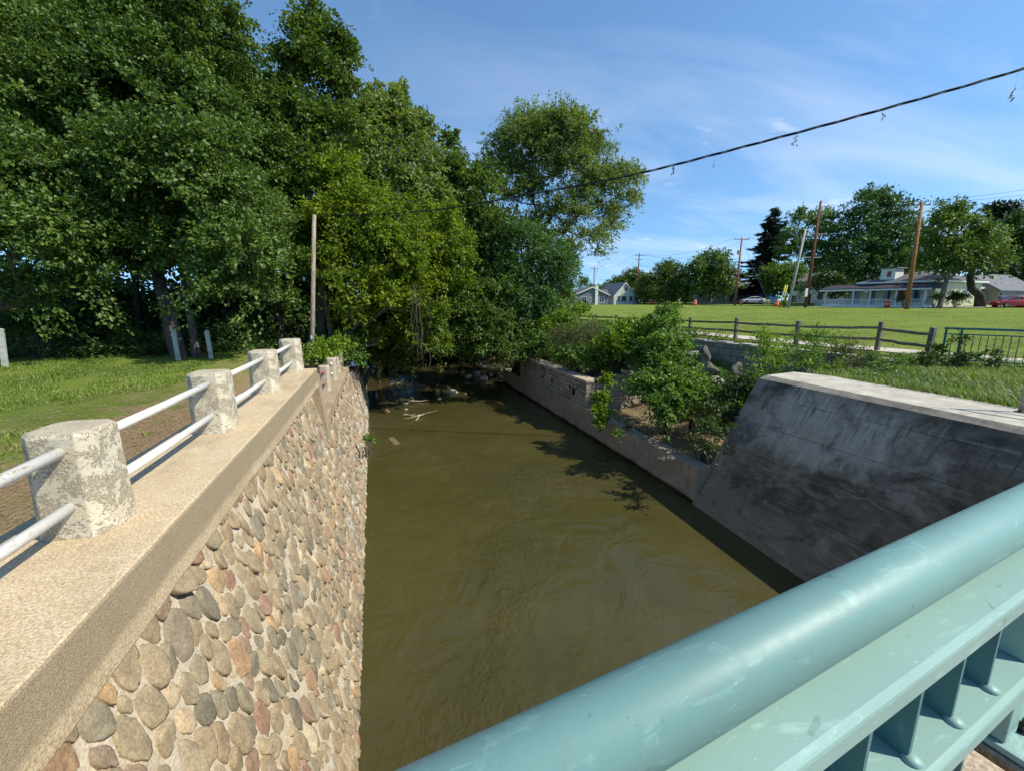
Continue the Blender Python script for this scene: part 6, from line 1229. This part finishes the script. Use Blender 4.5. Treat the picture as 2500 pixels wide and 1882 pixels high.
# ------------------------------------------------------------------ trees of the far side
FT = 'trees behind the road'
def ft(name, bpx, D, spec, mt, label, seed, dens=0.8, size=0.42, clump=1.0, per=42, tr=0.3, bk='bark', **kw):
    b = gat(bpx, D); return tree(name, b, lob(*[(a, c, D+dz, r*1.28) for a, c, dz, r in spec]), M[mt], M[bk], label, FT, tr=tr, seed=seed, dens=dens, size=size, clump_r=clump, per=per, quads=1, twigs=3, **kw)
ft('round_tree', 1640, 105, [(1640,680,0,32),(1600,700,0,28),(1660,700,0,30),(1630,665,2,24),(1650,720,-2,30),(1605,722,-2,26)], 'leaf_mid', 'left one of the two big dome shaped trees', 31)
ft('round_tree', 1730, 98, [(1735,660,0,36),(1760,680,0,30),(1710,680,0,34),(1740,700,0,36),(1700,705,0,28),(1770,705,0,22),(1735,645,0,28)], 'leaf_maple', 'right one of the two big dome shaped trees', 32)
ft('broadleaf_tree', 1530, 125, [(1520,700,0,24),(1550,690,0,26),(1500,708,0,16),(1560,705,0,20),(1585,700,0,22),(1540,680,0,18),(1590,720,0,22)], 'leaf_mid', 'low rounded tree behind the white house', 33)
ft('broadleaf_tree', 1422, 140, [(1423,700,0,13),(1424,690,0,9),(1448,708,0,12),(1465,712,0,12)], 'leaf_maple', 'small distant tree behind the grey house roof', 34, size=0.4)
ft('broadleaf_tree', 1570, 108, [(1565,725,0,16),(1580,712,0,20),(1600,735,0,12)], 'leaf_mid', 'small tree at the right of the white house', 35, size=0.35)
# spruce built in tiers
def spruce(px, D, ytop, ybot, label, mt='leaf_spruce', seed=0, rpx=50):
    b = gat(px, D); tp = at3(px, ytop, D); H = tp[2]-b[2]; root = empty('spruce_tree', b, 0, label, 'tree', FT); r_ = np.random.default_rng(seed); Ps = []; As = []; Ns = []; Ls = []
    mb = MB().tube([(0, 0, -0.3), (0, 0, H*0.6), (0, 0, H*0.98)], [0.28, 0.18, 0.03], 8); R_ = rpx*D/FPX
    z = H*0.12
    while z < H*0.985:
        f = 1-z/H; nb2 = 10 if f > 0.15 else 6; rr = R_*(f**0.75)*(0.75+0.25*math.sin(z*2.1)) + 0.15
        for k in range(nb2):
            a = r_.uniform(0, 6.28); L_ = rr*r_.uniform(0.65, 1.15); tip = np.array([math.cos(a)*L_, math.sin(a)*L_, z-0.12*L_-0.25*r_.random()]); st_ = np.array([0, 0, z+0.12*L_])
            mid = (st_+tip)/2+np.array([0, 0, -0.14*L_]); tip[2] += 0.10*L_; mb.tube([st_, mid, tip], [0.05, 0.03, 0.01], 4, cap=False); m = int(34+L_*52); u = r_.random(m)**0.7; c = st_[None]*((1-u)**2)[:, None]+2*(u*(1-u))[:, None]*mid[None]+(u**2)[:, None]*tip[None]
            P = c+r_.normal(size=(m, 3))*np.array([0.16, 0.16, 0.07])*(0.4+u[:, None]); P[:, 2] -= 0.3*r_.random(m)*u; out = unit(P*np.array([1, 1, 0])+r_.normal(0, 0.5, (m, 3))+np.array([0, 0, -0.45]))
            Ps.append(P); As.append(out); N = unit(r_.normal(size=(m, 3))*0.6+np.array([0, 0, 0.8])); Ns.append(unit(N-out*(N*out).sum(1, keepdims=True))); Ls.append(0.52*r_.uniform(0.6, 1.2, m))
        z += H*0.026*(0.8+0.4*r_.random())
    L = np.concatenate(Ls); V, F_, kv = leaf_geo(np.concatenate(Ps), np.concatenate(As), np.concatenate(Ns), L, L*0.35, quads=1); n = len(L)
    mesh_np('crown', V, F_, M[mt], root, attrs={'rnd': np.repeat(r_.random(n), kv), 'clump': np.repeat(r_.random(n)*0.6, kv)}); mb.build('trunk', M['bark_dark'], root, smooth=True); return root
spruce(1868, 104, 514, 735, 'tall ragged spruce with drooping branches', seed=3, rpx=100)
ft('broadleaf_tree', 1975, 78, [(1960,540,0,20),(2000,545,0,30),(2015,580,0,24),(1935,580,0,22),(1955,610,0,24),(1990,620,0,28),(1925,620,0,18),(2030,610,0,22),(1950,525,0,12),(1990,650,0,24)], 'leaf_maple', 'gappy tree behind the dark red utility pole', 36, dens=0.62, size=0.36, clump=0.75, tr=0.22)
ft('broadleaf_tree', 1915, 96, [(1890,670,0,24),(1930,665,0,26),(1905,700,0,28),(1945,700,0,24),(1960,720,0,20)], 'leaf_bush', 'dense mid green tree low between spruce and leaning pole', 37, size=0.36, clump=0.8, tr=0.18)
ft('locust_tree', 2090, 74, [(2130,500,0,34),(2170,520,0,40),(2100,540,0,40),(2190,570,0,44),(2130,580,0,48),(2080,610,0,42),(2160,640,0,50),(2210,630,0,36),(2050,650,0,34),(2110,680,0,46),(2060,700,0,34),(2190,680,0,36),(2140,480,0,20),(2040,570,0,20)], 'leaf_locust', 'tall feathery dark tree behind the porch house', 38, dens=0.75, size=0.38, clump=0.95, tr=0.4)
ft('broadleaf_tree', 2030, 72, [(2020,690,0,28),(2050,715,0,24),(1995,700,0,20)], 'leaf_dark', 'low dark tree over the whitewashed wall', 39, size=0.34, clump=0.8, tr=0.2)
ft('catalpa_tree', 2292, 54, [(2330,530,0,36),(2290,560,0,38),(2360,560,0,36),(2400,590,0,38),(2300,610,0,40),(2350,620,0,42),(2410,640,0,36),(2270,640,0,26),(2290,500,2,14),(2350,655,0,28),(2300,660,0,24),(2400,655,0,22)], 'leaf_mid', 'spreading tree with a pale forked trunk in front of the cream house', 40, dens=0.7, size=0.32, clump=0.75, tr=0.27, bk='bark_grey')
r_ = np.random.default_rng(5); a = gat(2395, 56); tw = empty('twisted_trunk_tree', a, 0, 'tree with a dark bent trunk right of the cream house', 'tree', FT); v = [np.array(q)-a for q in (at3(2395, 742, 56), at3(2392, 722, 56), at3(2372, 706, 56), at3(2368, 680, 56), at3(2375, 655, 56))]; v[0][2] = -0.3
MB().tube(v, [0.62, 0.5, 0.42, 0.36, 0.3], 12).build('trunk', M['bark_dark'], tw, smooth=True); _L = [(c-a, r) for c, r in lob((2400,610,57,34),(2430,590,57,30),(2420,640,57,26),(2385,570,57,30))]; crown(_L, M['leaf_lime'], 'crown', tw, size=0.30, clump_r=0.7, per=40, quads=1, dens=0.6, seed=6)
ft('pine_tree', 2440, 80, [(2440,520,0,22),(2460,510,0,16),(2420,515,0,14),(2475,525,0,14),(2445,545,0,26)], 'leaf_spruce', 'pine top rising behind the trees at the right edge', 41, size=0.4, clump=0.8)
ft('broadleaf_tree', 2490, 72, [(2470,580,0,40),(2500,560,0,40),(2520,620,0,60),(2460,640,0,36),(2430,670,0,34),(2480,690,0,40),(2540,560,0,50)], 'leaf_dark', 'dark green tree mass above the garage roof', 42, size=0.4, clump=1.0)
bush('shrub', 2335, 728, 55, 15, M['leaf_dark'], 'clipped dark bush right of the forked tree trunk', 'shrub', extra=((2325,732,55,12),(2348,730,55,12)), size=0.2, clump_r=0.4, per=40, quads=1)
bush('shrub', 2282, 728, 54, 13, M['leaf_dark'], 'clipped dark bush left of the forked tree trunk', 'shrub', size=0.2, clump_r=0.4, per=40, quads=1)
bush('shrub', 2208, 733, 56, 10, M['leaf_dark'], 'small dark bush at the porch beside the orange pole', 'shrub', size=0.2, clump_r=0.35, per=36, quads=1)
bush('shrub', 1916, 742, 57, 8, M['leaf_bush'], 'weeds at the foot of the leaning pole', 'shrub', size=0.14, clump_r=0.25, per=30, quads=1)
fo = []
for px, py, D, rp in [(1460,725,170,26),(1500,720,170,30),(1640,730,140,40),(1700,730,140,40),(1560,730,150,26),(1800,720,125,40),(1860,715,125,40),(1930,700,115,50),(2000,690,110,50),(2080,680,100,55),(2160,660,95,60),(2230,660,95,50),(2300,640,95,55),(2380,640,95,55),(2450,640,95,60),(2520,640,95,60),(2240,600,95,30)]: fo += lob((px, py, D, rp))
o, _ = crown(fo, M['leaf_dark'], 'far_woods', None, size=0.9, clump_r=1.6, per=40, dens=0.7, quads=1, shell=0.3, seed=90); tag(o, 'dark belt of trees closing the view behind the houses', 'woods', kind='stuff')
print('LEAVES', crown.count)
